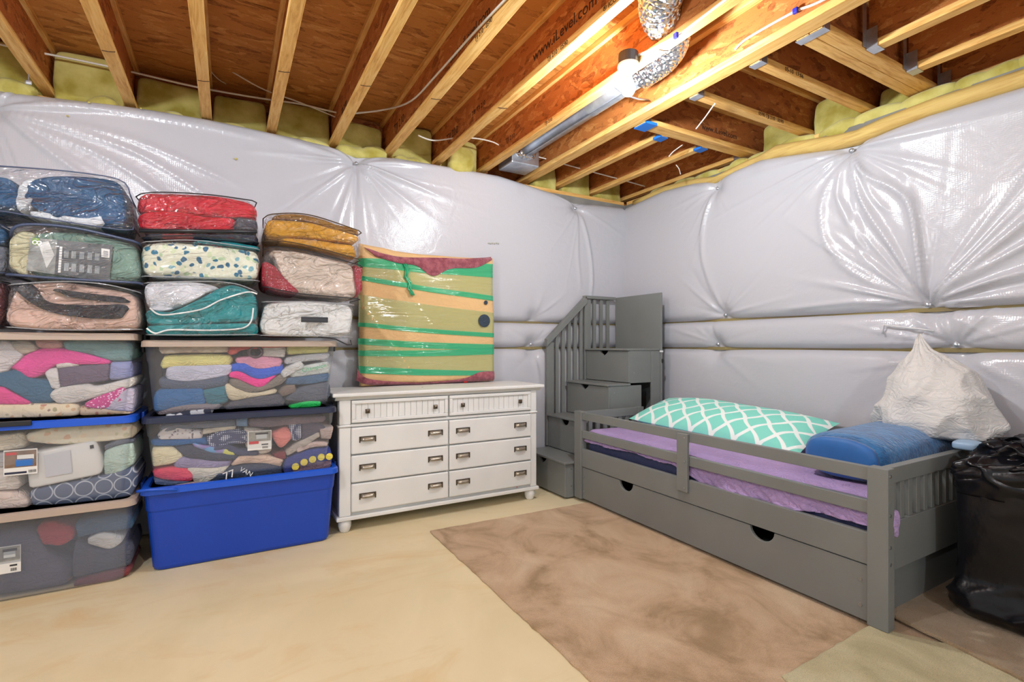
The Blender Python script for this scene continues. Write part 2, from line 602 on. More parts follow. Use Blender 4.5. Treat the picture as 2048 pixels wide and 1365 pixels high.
W1, W2 = 3.90, 3.53       # concrete faces behind the insulation blankets
ZJ, ZD = 2.70, 3.00       # underside of the joists, underside of the deck

floor = struct('floor', MB().box(-3.2, 3.9, -3.2, 4.2, -0.12, 0.0), floor_mat())
wall_back = struct('wall_back', MB().box(-3.2, W2 + 0.25, W1, W1 + 0.25, 0, 2.62), concrete)
wall_right = struct('wall_right', MB().box(W2, W2 + 0.25, -1.6, W1, 0, 2.62), concrete)
ceiling = struct('ceiling', MB().box(-3.2, 4.1, -1.6, 4.25, ZD + 0.022, ZD + 0.06), osb_deck)

# deck panels, laid across the joists
pw = 1.22
for r in range(5):
    y0 = 4.2 - (r + 1) * pw; off = 0.0 if r % 2 == 0 else 1.22
    for k in range(-2, 3):
        x0 = -2.2 + off + k * 2.44 - 0.35
        x1 = x0 + 2.437
        a, b = max(x0, -3.2), min(x1, 4.08)
        if b - a > 0.1:
            link('deck_panel', MB().box(a, b, max(y0, -1.6), y0 + pw - 0.004, ZD, ZD + 0.02), osb_deck, ceiling)


# ---- vapour barrier blankets -------------------------------------------------
def blanket(U0, U1, z0, z1f, washers, folds, seed, topdroop, du=0.011):
    nu = int((U1 - U0) / du) + 1; u = np.linspace(U0, U1, nu)
    zt = topdroop(u) if topdroop else np.full(nu, z1f)
    nv = max(12, int((zt.max() - z0) / du) + 1); s = np.linspace(0, 1, nv)
    Z = z0 + (zt[:, None] - z0) * s[None, :]; U = np.repeat(u[:, None], nv, 1)
    edge = np.minimum((Z - z0), (zt[:, None] - Z))
    prof = 1 - np.exp(-np.maximum(edge, 0) / 0.022) * 0.82
    f = wob(seed, 8, 1.5, 5.0); g = wob(seed + 5, 8, 6, 16)
    d = 0.085 * prof + 0.010 * f(U, U * 0, Z) * prof + 0.0025 * g(U, U * 0, Z)
    rs = np.random.RandomState(seed)
    for (a, b, n, big) in washers:
        R = np.hypot(U - a, Z - b)
        d -= 0.045 * np.exp(-(R / 0.07) ** 2) + 0.03 * big * np.exp(-R / 0.16)
        for k in range(n):
            th = rs.uniform(0, 2 * math.pi); c, sn = math.cos(th), math.sin(th)
            P = (U - a) * c + (Z - b) * sn; Q = -(U - a) * sn + (Z - b) * c
            Q = Q - rs.uniform(-0.10, 0.10) * P * P
            L = rs.uniform(0.14, 0.55) * (0.6 + 0.6 * big); w = rs.uniform(0.007, 0.020)
            h = rs.uniform(0.006, 0.015) * big * rs.choice([-0.8, 1, 1])
            prof2 = np.where(P > 0, (1 - np.exp(-P / 0.05)) * np.exp(-(P / L) ** 2), 0)
            ww = w * (0.6 + 0.9 * np.maximum(P, 0) / L)
            d += h * prof2 * np.exp(-(Q / ww) ** 2)
    for (pts, h, w) in folds:
        pl = resample(pts, 40)
        D = np.full(U.shape, 9.0); T = np.zeros(U.shape)
        for i, (pu, pz) in enumerate(pl):
            dd = np.hypot(U - pu, Z - pz); m = dd < D
            D = np.where(m, dd, D); T = np.where(m, i / 39.0, T)
        d += h * np.exp(-(D / w) ** 2) * np.clip(np.minimum(T, 1 - T) * 6, 0, 1)
    d = np.maximum(d, 0.004)
    return U, Z, d


def put_blanket(name, wall, axis, U, Z, d, label):
    nu, nv = U.shape; P = np.zeros((nu, nv, 3)); P[:, :, 2] = Z
    if axis == 'y':
        P[:, :, 0] = U; P[:, :, 1] = W1 - d
    else:
        P[:, :, 1] = U; P[:, :, 0] = W2 - d
    wl = np.array(WORLDLOC[wall.name])
    me = bpy.data.meshes.new(name)
    idx = np.arange(nu * nv).reshape(nu, nv)
    q = np.stack([idx[:-1, :-1], idx[1:, :-1], idx[1:, 1:], idx[:-1, 1:]], -1).reshape(-1, 4)
    if axis == 'x': q = q[:, ::-1]
    me.from_pydata((P.reshape(-1, 3) - wl).tolist(), [], q.tolist())
    me.polygons.foreach_set('use_smooth', [True] * len(me.polygons)); me.update()
    me.materials.append(SHEET)
    o = bpy.data.objects.new(name, me); col.objects.link(o); o.parent = wall; o['label'] = label
    return o


t1 = lambda u: np.interp(u, [-3.2, -1.1, -.42, -.12, .44, .70, .84, .98, 1.15, 2.04, 2.61, 2.877, 3.1, 3.5],
                         [2.63, 2.635, 2.683, 2.689, 2.675, 2.655, 2.612, 2.645, 2.668, 2.677, 2.608, 2.550, 2.570, 2.59])
t2 = lambda u: np.interp(u, [-1.6, .9, 1.33, 1.6, 1.75, 1.9, 2.37, 2.6, 2.78, 3.0, 3.34, 3.8],
                         [2.50, 2.507, 2.52, 2.505, 2.482, 2.515, 2.60, 2.585, 2.552, 2.60, 2.625, 2.59])
SE1, SE2 = 1.40, 1.17      # the two horizontal seams
wash1 = [(0.837, 2.565, 46, 1.2), (2.877, 2.50, 18, 0.7), (-1.15, 2.52, 34, 1.25), (0.86, 1.44, 14, 0.6), (2.40, 1.44, 8, 0.5), (-1.1, 1.44, 10, .5)]
wash1m = [(2.383, 1.205, 14, 0.6), (0.60, 1.205, 12, 0.6)]
wash1b = [(2.383, 1.150, 16, 0.7), (0.60, 1.15, 14, 0.7)]
UB = blanket(-3.2, W2 - 0.05, SE1 + .003, 2.66, wash1, [
    ([(2.877, 2.50), (2.98, 2.2), (3.03, 1.9), (3.02, 1.6)], 0.016, 0.018),
    ([(2.877, 2.50), (2.86, 2.1), (2.90, 1.7)], 0.008, 0.02),
    ([(-1.15, 2.52), (-0.5, 2.45), (0.1, 2.25)], 0.012, 0.025), ([(-1.15, 2.5), (-0.6, 2.3), (-0.1, 1.95)], 0.012, 0.022),
    ([(-1.15, 2.5), (-0.75, 2.2), (-0.35, 1.8)], 0.012, 0.02), ([(-1.15, 2.52), (-0.55, 2.4), (0.0, 2.1)], 0.010, 0.02),
    ([(-1.1, 2.58), (-0.4, 2.62), (0.3, 2.60)], 0.010, 0.018)], 11, t1)
put_blanket('vapor_barrier_panel', wall_back, 'y', *UB, 'wide upper white plastic panel')
put_blanket('vapor_barrier_panel', wall_back, 'y', *blanket(-3.2, W2 - .05, SE2 + .003, SE1 - .003, wash1m, [], 12, None), 'narrow middle white plastic strip')
put_blanket('vapor_barrier_panel', wall_back, 'y', *blanket(-3.2, W2 - .05, 0.0, SE2 - .003, wash1b, [], 13, None, 0.016), 'lower white plastic panel')
wash2 = [(2.764, 2.485, 16, 0.7), (1.744, 2.452, 44, 1.15), (2.69, 1.44, 16, 0.8), (1.338, 1.43, 60, 1.4), (0.45, 2.46, 16, 1.0), (0.2, 1.43, 16, 1)]
wash2m = [(2.76, 1.205, 12, 0.6), (1.209, 1.20, 26, 0.9), (1.30, 1.40, 14, 0.6)]
wash2b = [(2.76, 1.15, 12, 0.7), (1.20, 1.15, 26, 1.0)]
UB = blanket(-1.6, W1 - 0.07, SE1 + .003, 2.6, wash2, [
    ([(2.764, 2.485), (2.86, 2.2), (2.86, 1.9), (2.70, 1.45)], 0.014, 0.022),
    ([(1.744, 2.45), (1.62, 2.25), (1.42, 2.05), (1.36, 1.75), (1.338, 1.45)], 0.032, 0.022),
    ([(1.744, 2.45), (1.70, 2.2), (1.58, 1.95), (1.48, 1.75), (1.36, 1.5)], 0.024, 0.018),
    ([(1.744, 2.45), (1.80, 2.2), (1.72, 1.95), (1.62, 1.75)], 0.020, 0.022),
    ([(1.744, 2.45), (1.90, 2.15), (1.86, 1.85), (1.66, 1.62), (1.40, 1.47)], 0.016, 0.024),
    ([(1.69, 2.38), (1.60, 2.12), (1.50, 1.98)], 0.016, 0.014),
    ([(1.338, 1.44), (1.05, 1.70), (0.75, 1.95), (0.5, 2.1)], 0.030, 0.028),
    ([(1.338, 1.44), (1.05, 1.62), (0.75, 1.78), (0.5, 1.86)], 0.026, 0.022),
    ([(1.338, 1.44), (1.0, 1.54), (0.6, 1.62)], 0.022, 0.02), ([(1.338, 1.43), (1.7, 1.47), (2.2, 1.45)], 0.014, 0.014)], 21, t2)
put_blanket('vapor_barrier_panel', wall_right, 'x', *UB, 'wide upper white plastic panel')
put_blanket('vapor_barrier_panel', wall_right, 'x', *blanket(-1.6, W1 - .07, SE2 + .003, SE1 - .003, wash2m, [], 22, None), 'narrow middle white plastic strip')
put_blanket('vapor_barrier_panel', wall_right, 'x', *blanket(-1.6, W1 - .07, 0.0, SE2 - .003, wash2b, [], 23, None, 0.016), 'lower white plastic panel')
# batting showing in the seams
seam_m = mat('seam_wool', S(120, 108, 82), S(142, 128, 84), rough=1, vs=3, bp=.6, bs=30)
for z in (SE1, SE2):
    link('seam_batting', MB().box(-3.2, W2, W1 - .022, W1 - .001, z - .012, z + .012), seam_m, wall_back)
    link('seam_batting', MB().box(W2 - .022, W2 - .001, -1.6, W1, z - .012, z + .012), seam_m, wall_right)
link('corner_seam_shade', MB().box(W2 - 0.085, W2 - 0.02, W1 - 0.075, W1 - 0.02, 0, 2.58), mat('corner_shadow_gap', S(112, 112, 112), rough=.9), wall_back)  # flat grey strip: shadow of the corner gap put into its colour
# screw washers
for wl, lst, ax in ((wall_back, [wash1[0], wash1[1], wash1m[0], wash1m[1], wash1[2]], 'y'), (wall_right, [wash2[0], wash2[1], wash2[2], wash2[3], wash2m[0], wash2m[1]], 'x')):
    for (a, b, n, big) in lst:
        r = 0.013 if ax == 'y' or a > 2 else 0.016
        pr = [(0.0005, 0.0), (r, 0.0), (r, 0.005), (r * .55, 0.009), (r * .5, 0.015), (0.0005, 0.017)]
        pr = [(q, -h) for q, h in pr]
        c = (a, W1 - 0.030, b) if ax == 'y' else (W2 - 0.030, a, b)
        link('washer', MB().lathe(pr, c, 14, ax), galv, wl, smooth=False)
# slit taped over on the right wall
p0, p1, p2 = at(1765, 668, 'x', W2 - .103), at(1768, 650, 'x', W2 - .103), at(1868, 662, 'x', W2 - .103)
link('slit_tape', MB().tube([p0, p1, p1.lerp(p2, .5), p2], 0.006, 6), mat('milky_tape', S(214, 214, 218), rough=.3), wall_right, smooth=True)
# bits of wool and the printed smudge on the back blanket
for (px, py) in ((178, 205), (282, 217), (135, 232), (472, 318)):
    p = at(px, py, 'y', W1 - .095)
    link('wool_crumb', lump(p, (.006, .003, .005), px, noise=.002, nu=8, nv=6), yellow_wool, wall_back)
smudge = mat('print_smudge', S(176, 178, 166), rough=.8)
for i in range(6):
    p = at(978 + i * 4, 486 + (i % 2), 'y', W1 - .099)
    link('faded_print', MB().box(p.x - .006, p.x + .005, p.y - .001, p.y, p.z - .006, p.z + .006), smudge, wall_back)


# ---- joists ------------------------------------------------------------------
def i_joist(axis, c, a, b, w=0.060, fl=0.036, web=True):
    """I-joist centred on c, running from a to b along axis"""
    def bx(n0, n1, z0, z1):
        return MB().box(n0, n1, a, b, z0, z1) if axis == 'y' else MB().box(a, b, n0, n1, z0, z1)
    fm = pine_y if axis == 'y' else pine_x
    j = link('joist', bx(c - .006, c + .006, ZJ + fl, ZD - fl), osb_web if axis == 'y' else osb_web_x, ceiling)
    link('lower_flange', bx(c - w / 2, c + w / 2, ZJ, ZJ + fl), fm, j, bevel=.003)
    link('upper_flange', bx(c - w / 2, c + w / 2, ZD - fl, ZD - .001), fm, j, bevel=.003)
    return j


def solid_beam(axis, c0, c1, a, b, n=2, zt=ZD - .001):
    """doubled beam: n plies side by side"""
    fm = pine_y if axis == 'y' else pine_x
    w = (c1 - c0) / n; j = None
    for k in range(n):
        n0, n1 = c0 + k * w, c0 + (k + 1) * w - .0015
        mb = MB().box(n0, n1, a, b, ZJ, zt) if axis == 'y' else MB().box(a, b, n0, n1, ZJ, zt)
        if j is None: j = link('joist', mb, fm, ceiling, bevel=.002)
        else: link('ply', mb, fm, j, bevel=.002)
    return j


JX = [-3.0, -2.57, -2.16, -1.75, -1.35, -0.94, -0.535, -0.125, 0.265, 0.69, 1.10, 1.51, 1.925]
joists = {}
for x in JX:
    joists[x] = i_joist('y', x, -1.6, 4.08)
# trimmer beside the opening: I-joist with a packed web, wide flanges
trim = i_joist('y', 2.385, -1.6, 4.08, w=0.095, fl=0.038)
XR = 3.86
hdr = i_joist('x', 2.555, 2.44, XR, w=0.10)
cr1 = i_joist('x', 2.10, 2.44, XR); cr2 = i_joist('x', 1.695, 2.44, XR)
dbl = i_joist('x', 1.375, 2.44, XR, w=.062); dbl2 = i_joist('x', 1.44, 2.44, XR, w=.062)
shorts = [i_joist('y', x, 2.61, 4.08) for x in (2.735, 3.16, 3.60)]
fronts = [i_joist('y', x, -1.6, 1.34) for x in (2.86, 3.28, 3.69)]
link('rim_board', MB().box(-3.2, 4.05, 4.09, 4.12, 2.62, ZD), osb_web_x, ceiling)
link('rim_board', MB().box(XR + .01, XR + .04, -1.6, 4.08, 2.62, ZD), osb_web, ceiling)
link('sill_plate', MB().box(W2 + .02, W2 + .16, -1.6, 3.9, 2.62, 2.66), pine_y, ceiling)
link('sill_plate', MB().box(-3.2, W2, W1 + .02, W1 + .16, 2.62, 2.66), pine_x, ceiling)


def hanger(j, axis, end, c, w, tape=None, sgn=1):
    """U-shaped galvanised hanger round the end of a joist"""
    L = 0.05; t = .002; hw = w / 2 + .004
    a, b = sorted((end, end + sgn * L))
    mb = MB()
    def bx(n0, n1, z0, z1, a=a, b=b):
        if axis == 'y': mb.box(n0, n1, a, b, z0, z1)
        else: mb.box(a, b, n0, n1, z0, z1)
    bx(c - hw, c + hw, ZJ - t - .001, ZJ - .001)
    bx(c - hw - t, c - hw, ZJ - .003, ZJ + .10); bx(c + hw, c + hw + t, ZJ - .003, ZJ + .10)
    e2 = end - sgn * .0015
    bx(c - hw - .035, c - hw, ZJ + .01, ZD - .05, *sorted((end, e2))); bx(c + hw, c + hw + .035, ZJ + .01, ZD - .05, *sorted((end, e2)))
    link('hanger', mb, galv, j)
    if tape:
        L2 = tape; a2, b2 = sorted((end, end + sgn * L2)); tb = MB()
        if axis == 'y': tb.box(c - hw - .004, c + hw + .004, a2, b2, ZJ - .006, ZJ + .012)
        else: tb.box(a2, b2, c - hw - .004, c + hw + .004, ZJ - .006, ZJ + .012)
        link('painter_tape', tb, blue_tape, j)


hanger(hdr, 'x', 2.445, 2.555, .10, tape=.10)
for j, y in ((cr1, 2.10), (cr2, 1.695)): hanger(j, 'x', 2.445, y, .06)
hanger(dbl, 'x', 2.445, 1.4075, .127)
for k, (j, x) in enumerate(zip(shorts, (2.735, 3.16, 3.60))): hanger(j, 'y', 2.612, x, .06, tape=.075 if k < 2 else None)
for j, x in zip(fronts, (2.86, 3.28, 3.69)): hanger(j, 'y', 1.338, x, .06, sgn=-1)

# printing on the webs and flanges (left faces read towards the camera)
for x, y, z, s, t in ((1.51, 2.42, 2.80, .085, 'www.iLevel.com'), (1.51, 3.30, 2.82, .045, '11 7/8  TJI 210'), (1.10, 2.65, 2.79, .075, 'www.iLevel.com'),
                      (1.10, 3.75, 2.80, .085, 'TJI 210'), (1.51, 3.72, 2.80, .08, 'TJI 210'), (0.69, 3.62, 2.79, .06, 'TJI 210'), (1.925, 3.5, 2.80, .05, 'TJI 210')):
    link('printed_mark', text_mesh(t, s, (x - .0065, y, z), (0, -1, 0), (0, 0, 1)), ink, joists[x])
for x, y, t in ((1.51, 2.24, 'TJI 210 · 0590'), (1.51, 1.78, '® ICC-ES'), (1.10, 2.27, 'TJI 210 · 0590'), (1.925, 2.9, 'TJI 210')):
    link('printed_mark', text_mesh(t, .033, (x - .0305, y, ZJ + .008), (0, -1, 0), (0, 0, 1)), ink, joists[x])
for j, y, x, t in ((cr1, 2.10, 3.02, '0590 TJI 210 · 0590'), (cr2, 1.695, 2.66, '05-10  17:06')):
    link('printed_mark', text_mesh(t, .034, (x, y - .0305, ZJ + .006), (1, 0, 0), (0, 0, 1)), ink, j)
for j, y, x, t in ((hdr, 2.555, 3.05, 'www.iLevel.com'),):
    link('printed_mark', text_mesh(t, .06, (x, y - .007, 2.80), (1, 0, 0), (0, 0, 1)), ink, j)
# pencil and saw marks on the undersides
for x, y in ((-.125, 3.35), (.265, 3.02), (.69, 2.95), (1.10, 2.9), (1.51, 2.80), (-.535, 3.25), (1.925, 1.85)):
    mb = MB().tube([(x - .026, y + .004, ZJ - .0002), (x + .004, y, ZJ - .0002), (x + .030, y - .012, ZJ - .0002)], .003, 5)
    link('saw_mark', mb, ink, joists[x])

# ---- insulation in the joist ends ---------------------------------------------
rnd = random.Random(5)
xs = [x for x in JX if x > -1.5] + [2.385]
for i in range(len(xs) - 1):
    a, b = xs[i] + .03, xs[i + 1] - .03
    c = (a + b) / 2
    if c > 2.0: continue
    w = (b - a) / 2
    top = rnd.uniform(2.90, 2.985)
    link('insulation_batt', lump((c, 4.06, (2.60 + top) / 2), (w, .09, (top - 2.60) / 2), 40 + i, e=(.22, .22), noise=.018, nu=36, nv=18, nf=(5, 22)), yellow_wool, wall_back, smooth=True)
    for k in range(rnd.randint(1, 2)):
        cc = rnd.uniform(a + .08, b - .08)
        link('insulation_tuft', lump((cc, 3.93, 2.665), (rnd.uniform(.07, .13), .05, rnd.uniform(.04, .07)), 90 + i * 3 + k, e=(.9, .9), noise=.026, nu=30, nv=16, nf=(14, 50)), yellow_wool, wall_back, smooth=True)
for k, (c, w) in enumerate(((2.58, .12), (2.95, .17), (3.36, .16))):
    link('insulation_batt', lump((c, 4.02, 2.76), (w, .09, .17), 70 + k, e=(.25, .25), noise=.018, nf=(5, 22)), yellow_wool, wall_back, smooth=True)
link('insulation_tuft', lump((1.70, 3.86, 2.74), (.10, .05, .11), 170, noise=.02, nf=(8, 30)), yellow_wool, wall_back, smooth=True)
for k, (c, w, h) in enumerate(((1.57, .09, .10), (1.90, .16, .145), (2.31, .15, .13))):
    link('insulation_batt', lump((3.72, c, 2.64 + h), (.09, w, h), 80 + k, e=(.3, .3), noise=.03, nu=36, nv=20, nf=(6, 24)), yellow_wool, wall_right, smooth=True)
edge_w = wood('kraft_edge', (9, 0.8, 9), S(190, 152, 84), S(206, 174, 104), S(214, 188, 110))
pts = []
ys = np.linspace(-1.55, 3.75, 40)
link('batt_edge_roll', MB().tube([(W2 - .015, y, float(t2(np.array([y]))[0]) + (.040 if y < 2.3 else .01)) for y in ys], [.050 if y < 2.3 else .03 for y in ys], 10), edge_w, wall_right, smooth=True)
for k, y in enumerate(np.arange(-.2, 3.7, .26)):
    link('insulation_tuft', lump((W2 + .045, y, 2.64 + (0 if y < 2.3 else -.01)), (.05, .15, .055), 300 + k, e=(.8, .8), noise=.022, nu=30, nv=14, nf=(12, 46)), yellow_wool, wall_right, smooth=True)

# ================================================================ SERVICES IN THE CEILING
foil = foil_mat()
duct = thing('metal_duct', (2.155, 2.9, 2.75), 'round galvanised steel duct running between two ceiling joists', 'duct')
link('pipe', MB().lathe([(.0005, 0), (.08, 0), (.08, .5), (.082, .505), (.082, .52), (.08, .525), (.08, 1.48), (.0005, 1.48)], (2.155, 2.20, 2.842), 28, 'y'), galv, duct, smooth=True)
link('boot', MB().box(2.03, 2.30, 3.60, 3.84, 2.705, 2.90), galv, duct, bevel=.012)
link('foil_tape', lump((2.155, 3.60, 2.842), (.10, .07, .10), 9, e=(.8, .8), noise=.012, nf=(20, 60)), foil, duct, smooth=True)
link('seam', MB().box(2.128, 2.134, 2.25, 3.6, 2.757, 2.763), galv, duct)
link('hanger_strap', MB().tube([(2.33, 2.36, 2.76), (2.25, 2.37, 2.752), (2.155, 2.38, 2.757), (2.06, 2.39, 2.80), (2.0, 2.40, 2.84)], .006, 6), galv, duct, smooth=True)

path = [(2.155, 2.24, 2.842), (2.15, 2.10, 2.842), (2.10, 1.97, 2.845), (1.99, 1.87, 2.85), (1.86, 1.80, 2.85), (1.75, 1.68, 2.845), (1.715, 1.5, 2.84), (1.715, 1.25, 2.84), (1.715, .9, 2.84), (1.715, .4, 2.84), (1.715, -.4, 2.84)]
pp = np.array(path); ss = np.linspace(0, len(pp) - 1, 260)
def cr(arr, s):
    i = int(min(s, len(arr) - 1.0001)); t = s - i
    g = lambda k: arr[max(0, min(len(arr) - 1, k))]
    a, b, c, d = g(i - 1), g(i), g(i + 1), g(i + 2)
    return .5 * (2 * b + (c - a) * t + (2 * a - 5 * b + 4 * c - d) * t * t + (3 * b - a - 3 * c + d) * t ** 3)
tp = [cr(pp, s) for s in ss]
tr = [0.098 + 0.007 * math.sin(k * 1.05) for k in range(260)]
fd = link('flexible_duct', MB().tube(tp, tr, 24), foil, smooth=True)
tag(fd, 'crinkled silver foil flexible duct curving through the joist beside the bulb', 'duct')


def cable(name, pts, r, m, label, cat='cable', group=None, n=5):
    pp = np.array([tuple(p) for p in pts]); k = len(pp)
    q = [cr(pp, s) for s in np.linspace(0, k - 1, (k - 1) * n + 1)]
    return tag(link(name, MB().tube(q, r, 6), m, smooth=True), label, cat, group)


cable('electrical_cable', [at(-40, 80, 'y', 3.9), at(48, 99, 'y', 3.90), at(212, 132, 'y', 3.90), at(393, 174, 'y', 3.90), at(530, 198, 'y', 3.88), at(600, 208, 'y', 3.86), at(683, 227, 'y', 3.80), at(716, 226, 'y', 3.72),
                           at(771, 219, 'x', 1.02), at(822, 202, 'x', 1.055), at(873, 150, 'x', 1.06), at(942, 72, 'x', 1.06), at(1010, 0, 'x', 1.06), at(1100, -90, 'x', 1.06)], .0065, cable_white,
      'long white cable threading the left joists, then climbing along a joist web')
cable('electrical_cable', [at(402, 100, 'y', 3.75), at(414, 112, 'y', 3.78), at(470, 147, 'y', 3.8), at(530, 180, 'y', 3.82), at(600, 205, 'y', 3.84), at(680, 238, 'y', 3.86)], .0045, cable_white,
      'thin white wire hanging slack between the third and fourth joists from the left')
cable('electrical_cable', [at(408, 118, 'y', 3.80), at(420, 140, 'y', 3.84), at(436, 158, 'y', 3.86), at(452, 168, 'y', 3.92)], .003, cable_white,
      'short drooping white wire end beside the third joist from the left')
cable('electrical_cable', [at(836, 271, 'y', 3.62), at(867, 281, 'y', 3.6), at(914, 276, 'y', 3.6), at(952, 277, 'y', 3.62), at(985, 284, 'y', 3.62), at(1010, 295, 'y', 3.62), at(1095, 319, 'y', 3.62),
                           at(1170, 340, 'y', 3.6), at(1230, 356, 'y', 3.6), at(1290, 373, 'y', 3.6)], .0055, cable_white, 'white cable crossing the joist bays near the room corner')
cable('electrical_cable', [(1.885, 2.06, 2.745), at(1300, 100, 'x', 1.885), at(1353, 72, 'x', 1.885), at(1400, 38, 'x', 1.885), at(1450, 0, 'x', 1.885), at(1560, -80, 'x', 1.885)], .0065, cable_white,
      'white cable stapled along the joist that feeds the bulb')
cable('electrical_cable', [at(1470, 99, 'x', 2.372), at(1490, 80, 'x', 2.372), at(1535, 53, 'x', 2.372), at(1592, 22, 'x', 2.372), at(1640, 3, 'x', 2.372), at(1740, -50, 'x', 2.372)], .0065, cable_white,
      'white cable with a cut end hanging on the bright beam web')
for px, py, x in ((1353, 72, 1.88), (1592, 22, 2.368)):
    p = at(px, py, 'x', x)
    tag(link('cable_staple', MB().box(p.x - .012, p.x + .004, p.y - .012, p.y + .012, p.z - .013, p.z + .013), mat('blue_nylon', S(48, 52, 180), rough=.4), bevel=.003),
        'small blue cable staple on the ' + ('joist next to the bulb' if x < 2 else 'beam right of the foil duct'), 'cable staple')
cable('loose_wire', [at(1430, 207, 'y', 2.06), at(1410, 235, 'y', 2.2), at(1392, 258, 'y', 2.3)], .004, cable_white, 'straight white wire dangling below the taped header', 'wire')
cable('loose_wire', [at(1365, 290, 'y', 2.64), at(1347, 303, 'y', 2.66), at(1338, 313, 'y', 2.66)], .004, cable_white, 'short bent white wire between the two taped joists', 'wire')
cable('loose_wire', [at(1352, 330, 'y', 2.9), at(1358, 338, 'y', 2.9), at(1361, 349, 'y', 2.9)], .004, cable_white, 'tiny curled white wire under the corner joists', 'wire')
hk = thing('screw_hook', (-.875, 3.72, 2.66), 'small metal screw hook under the leftmost joist', 'hook')
p = at(57, 165, 'y', 3.74)
link('shank', MB().tube([p + Vector((0, 0, .07)), p + Vector((0, 0, .015)), p], .003, 6), galv, hk)
link('wing_nut', lump(p, (.014, .006, .010), 3, noise=.003, nu=10, nv=8), galv, hk)


def ceiling_lamp(x, y, label, group=None):
    t = thing('bare_bulb_lamp', (x, y, ZJ - .19), label, 'lamp', group)
    c = (x, y, ZJ)
    link('junction_box', MB().lathe([(.0005, .045), (.052, .045), (.054, -.012), (.0005, -.012)], c, 24), black_plastic, t, smooth=False)
    link('lampholder', MB().lathe([(.0005, -.0125), (.056, -.0125), (.058, -.020), (.055, -.032), (.034, -.045), (.022, -.052), (.020, -.072), (.0005, -.072)], c, 28), white_plastic, t, smooth=True)
    link('bulb_neck', MB().lathe([(.0005, -.0725), (.014, -.0725), (.016, -.086), (.024, -.1), (.0005, -.1)], c, 18), white_plastic, t, smooth=True)
    link('bulb', lump((x, y, ZJ - .138), (.036, .036, .042), 1, e=(1, 1), noise=0, nu=24, nv=14), BULB, t, smooth=True)
    return t


BULB = emit_mat(BULB_STRENGTH)
lamp = ceiling_lamp(1.85, 2.02, 'glowing bare bulb in a white holder under the joists near the foil duct')
for i, (x, y) in enumerate(EXTRA_BULBS):
    c = copy_tree(lamp, (x, y, ZJ - .19))
    c['label'] = 'unseen extra bare bulb lamp under the joists outside the frame'; c['group'] = 'unseen extra bulbs'

# ================================================================ CARPETS
tan_c = carpet_mat('tan_carpet', S(164, 132, 88), S(206, 172, 134), S(222, 194, 158))
beige_c = carpet_mat('beige_carpet', S(178, 166, 120), S(202, 190, 146), S(214, 204, 164))
brown_c = carpet_mat('brown_carpet', S(150, 126, 94), S(172, 148, 114), S(186, 162, 130))


def carpet(name, poly, h, m, label, z0=0.0, seed=1, dens=.04):
    """flat pile carpet with slightly frayed edge"""
    rs = random.Random(seed); out = []
    n = len(poly)
    for i in range(n):
        a = Vector(poly[i]); b = Vector(poly[(i + 1) % n]); k = max(1, int((b - a).length / dens))
        nn = Vector((-(b - a).y, (b - a).x)).normalized()
        for j in range(k):
            p = a.lerp(b, j / k) + nn * rs.uniform(-.004, .004)
            out.append((p.x, p.y))
    c = Vector((sum(p[0] for p in out) / len(out), sum(p[1] for p in out) / len(out)))
    ins = [(c.x + (p[0] - c.x) * (1 - .006 / max(.05, (Vector(p) - c).length)), c.y + (p[1] - c.y) * (1 - .006 / max(.05, (Vector(p) - c).length))) for p in out]
    mb = MB(); k = len(out)
    mb.add([(p[0], p[1], z0) for p in out] + [(p[0], p[1], z0 + h * .6) for p in out] + [(p[0], p[1], z0 + h) for p in ins],
           [(i, (i + 1) % k, (i + 1) % k + k, i + k) for i in range(k)] + [(i + k, (i + 1) % k + k, (i + 1) % k + 2 * k, i + 2 * k) for i in range(k)] + [tuple(range(2 * k, 3 * k)), tuple(range(k - 1, -1, -1))])
    return tag(link(name, mb, m), label, 'carpet')


carpet('carpet', [(1.12, 0.35), (2.30, 0.35), (3.30, 0.35), (3.30, 2.98), (2.36, 3.02), (1.122, 3.058)], .012, tan_c, 'large blotchy tan carpet remnant lying in front of and under the grey bed', 0, 3)
carpet('carpet', [(1.45, .66), (2.62, .62), (2.34, 1.10), (1.72, 1.085)], .011, beige_c, 'pale beige carpet offcut at the foot of the bed, over the tan one', .0125, 5)
carpet('carpet', [(2.38, .45), (3.30, .40), (3.30, 1.26), (2.52, 1.24)], .012, brown_c, 'brown carpet offcut under the black trash bag', .024, 7)

# ================================================================ DRESSER
paint_w = mat('white_paint', S(228, 228, 226), S(220, 220, 218), rough=.42, vs=3, bp=.03, bs=60)
pewter = mat('brushed_pewter', S(150, 140, 126), S(186, 178, 164), rough=.32, metal=.9, vs=40, st=(1, 1, 6))
pewter_d = mat('dark_pewter', S(92, 82, 70), rough=.4, metal=.8)
DR = thing('dresser', (1.345, 3.52, 0), 'white eight-drawer dresser with pewter cup pulls and bun feet', 'dresser')
X0, X1, YF, YB = .61, 2.08, 3.315, 3.74
link('body', MB().box(X0 + .012, X1 - .012, YF + .004, YB, .10, .866), paint_w, DR, bevel=.003)
top = link('top', MB().box(.565, 2.135, 3.265, 3.765, .868, .893), paint_w, DR, bevel=.008, seg=3)
link('cornice', MB().prism([(3.285, .868), (3.305, .845), (3.74, .845), (3.755, .868)], 'x', .585, 2.115), paint_w, DR, bevel=.002)
link('base_molding', MB().box(X0 - .018, X1 + .018, YF - .028, YB, .080, .106), paint_w, DR, bevel=.006)
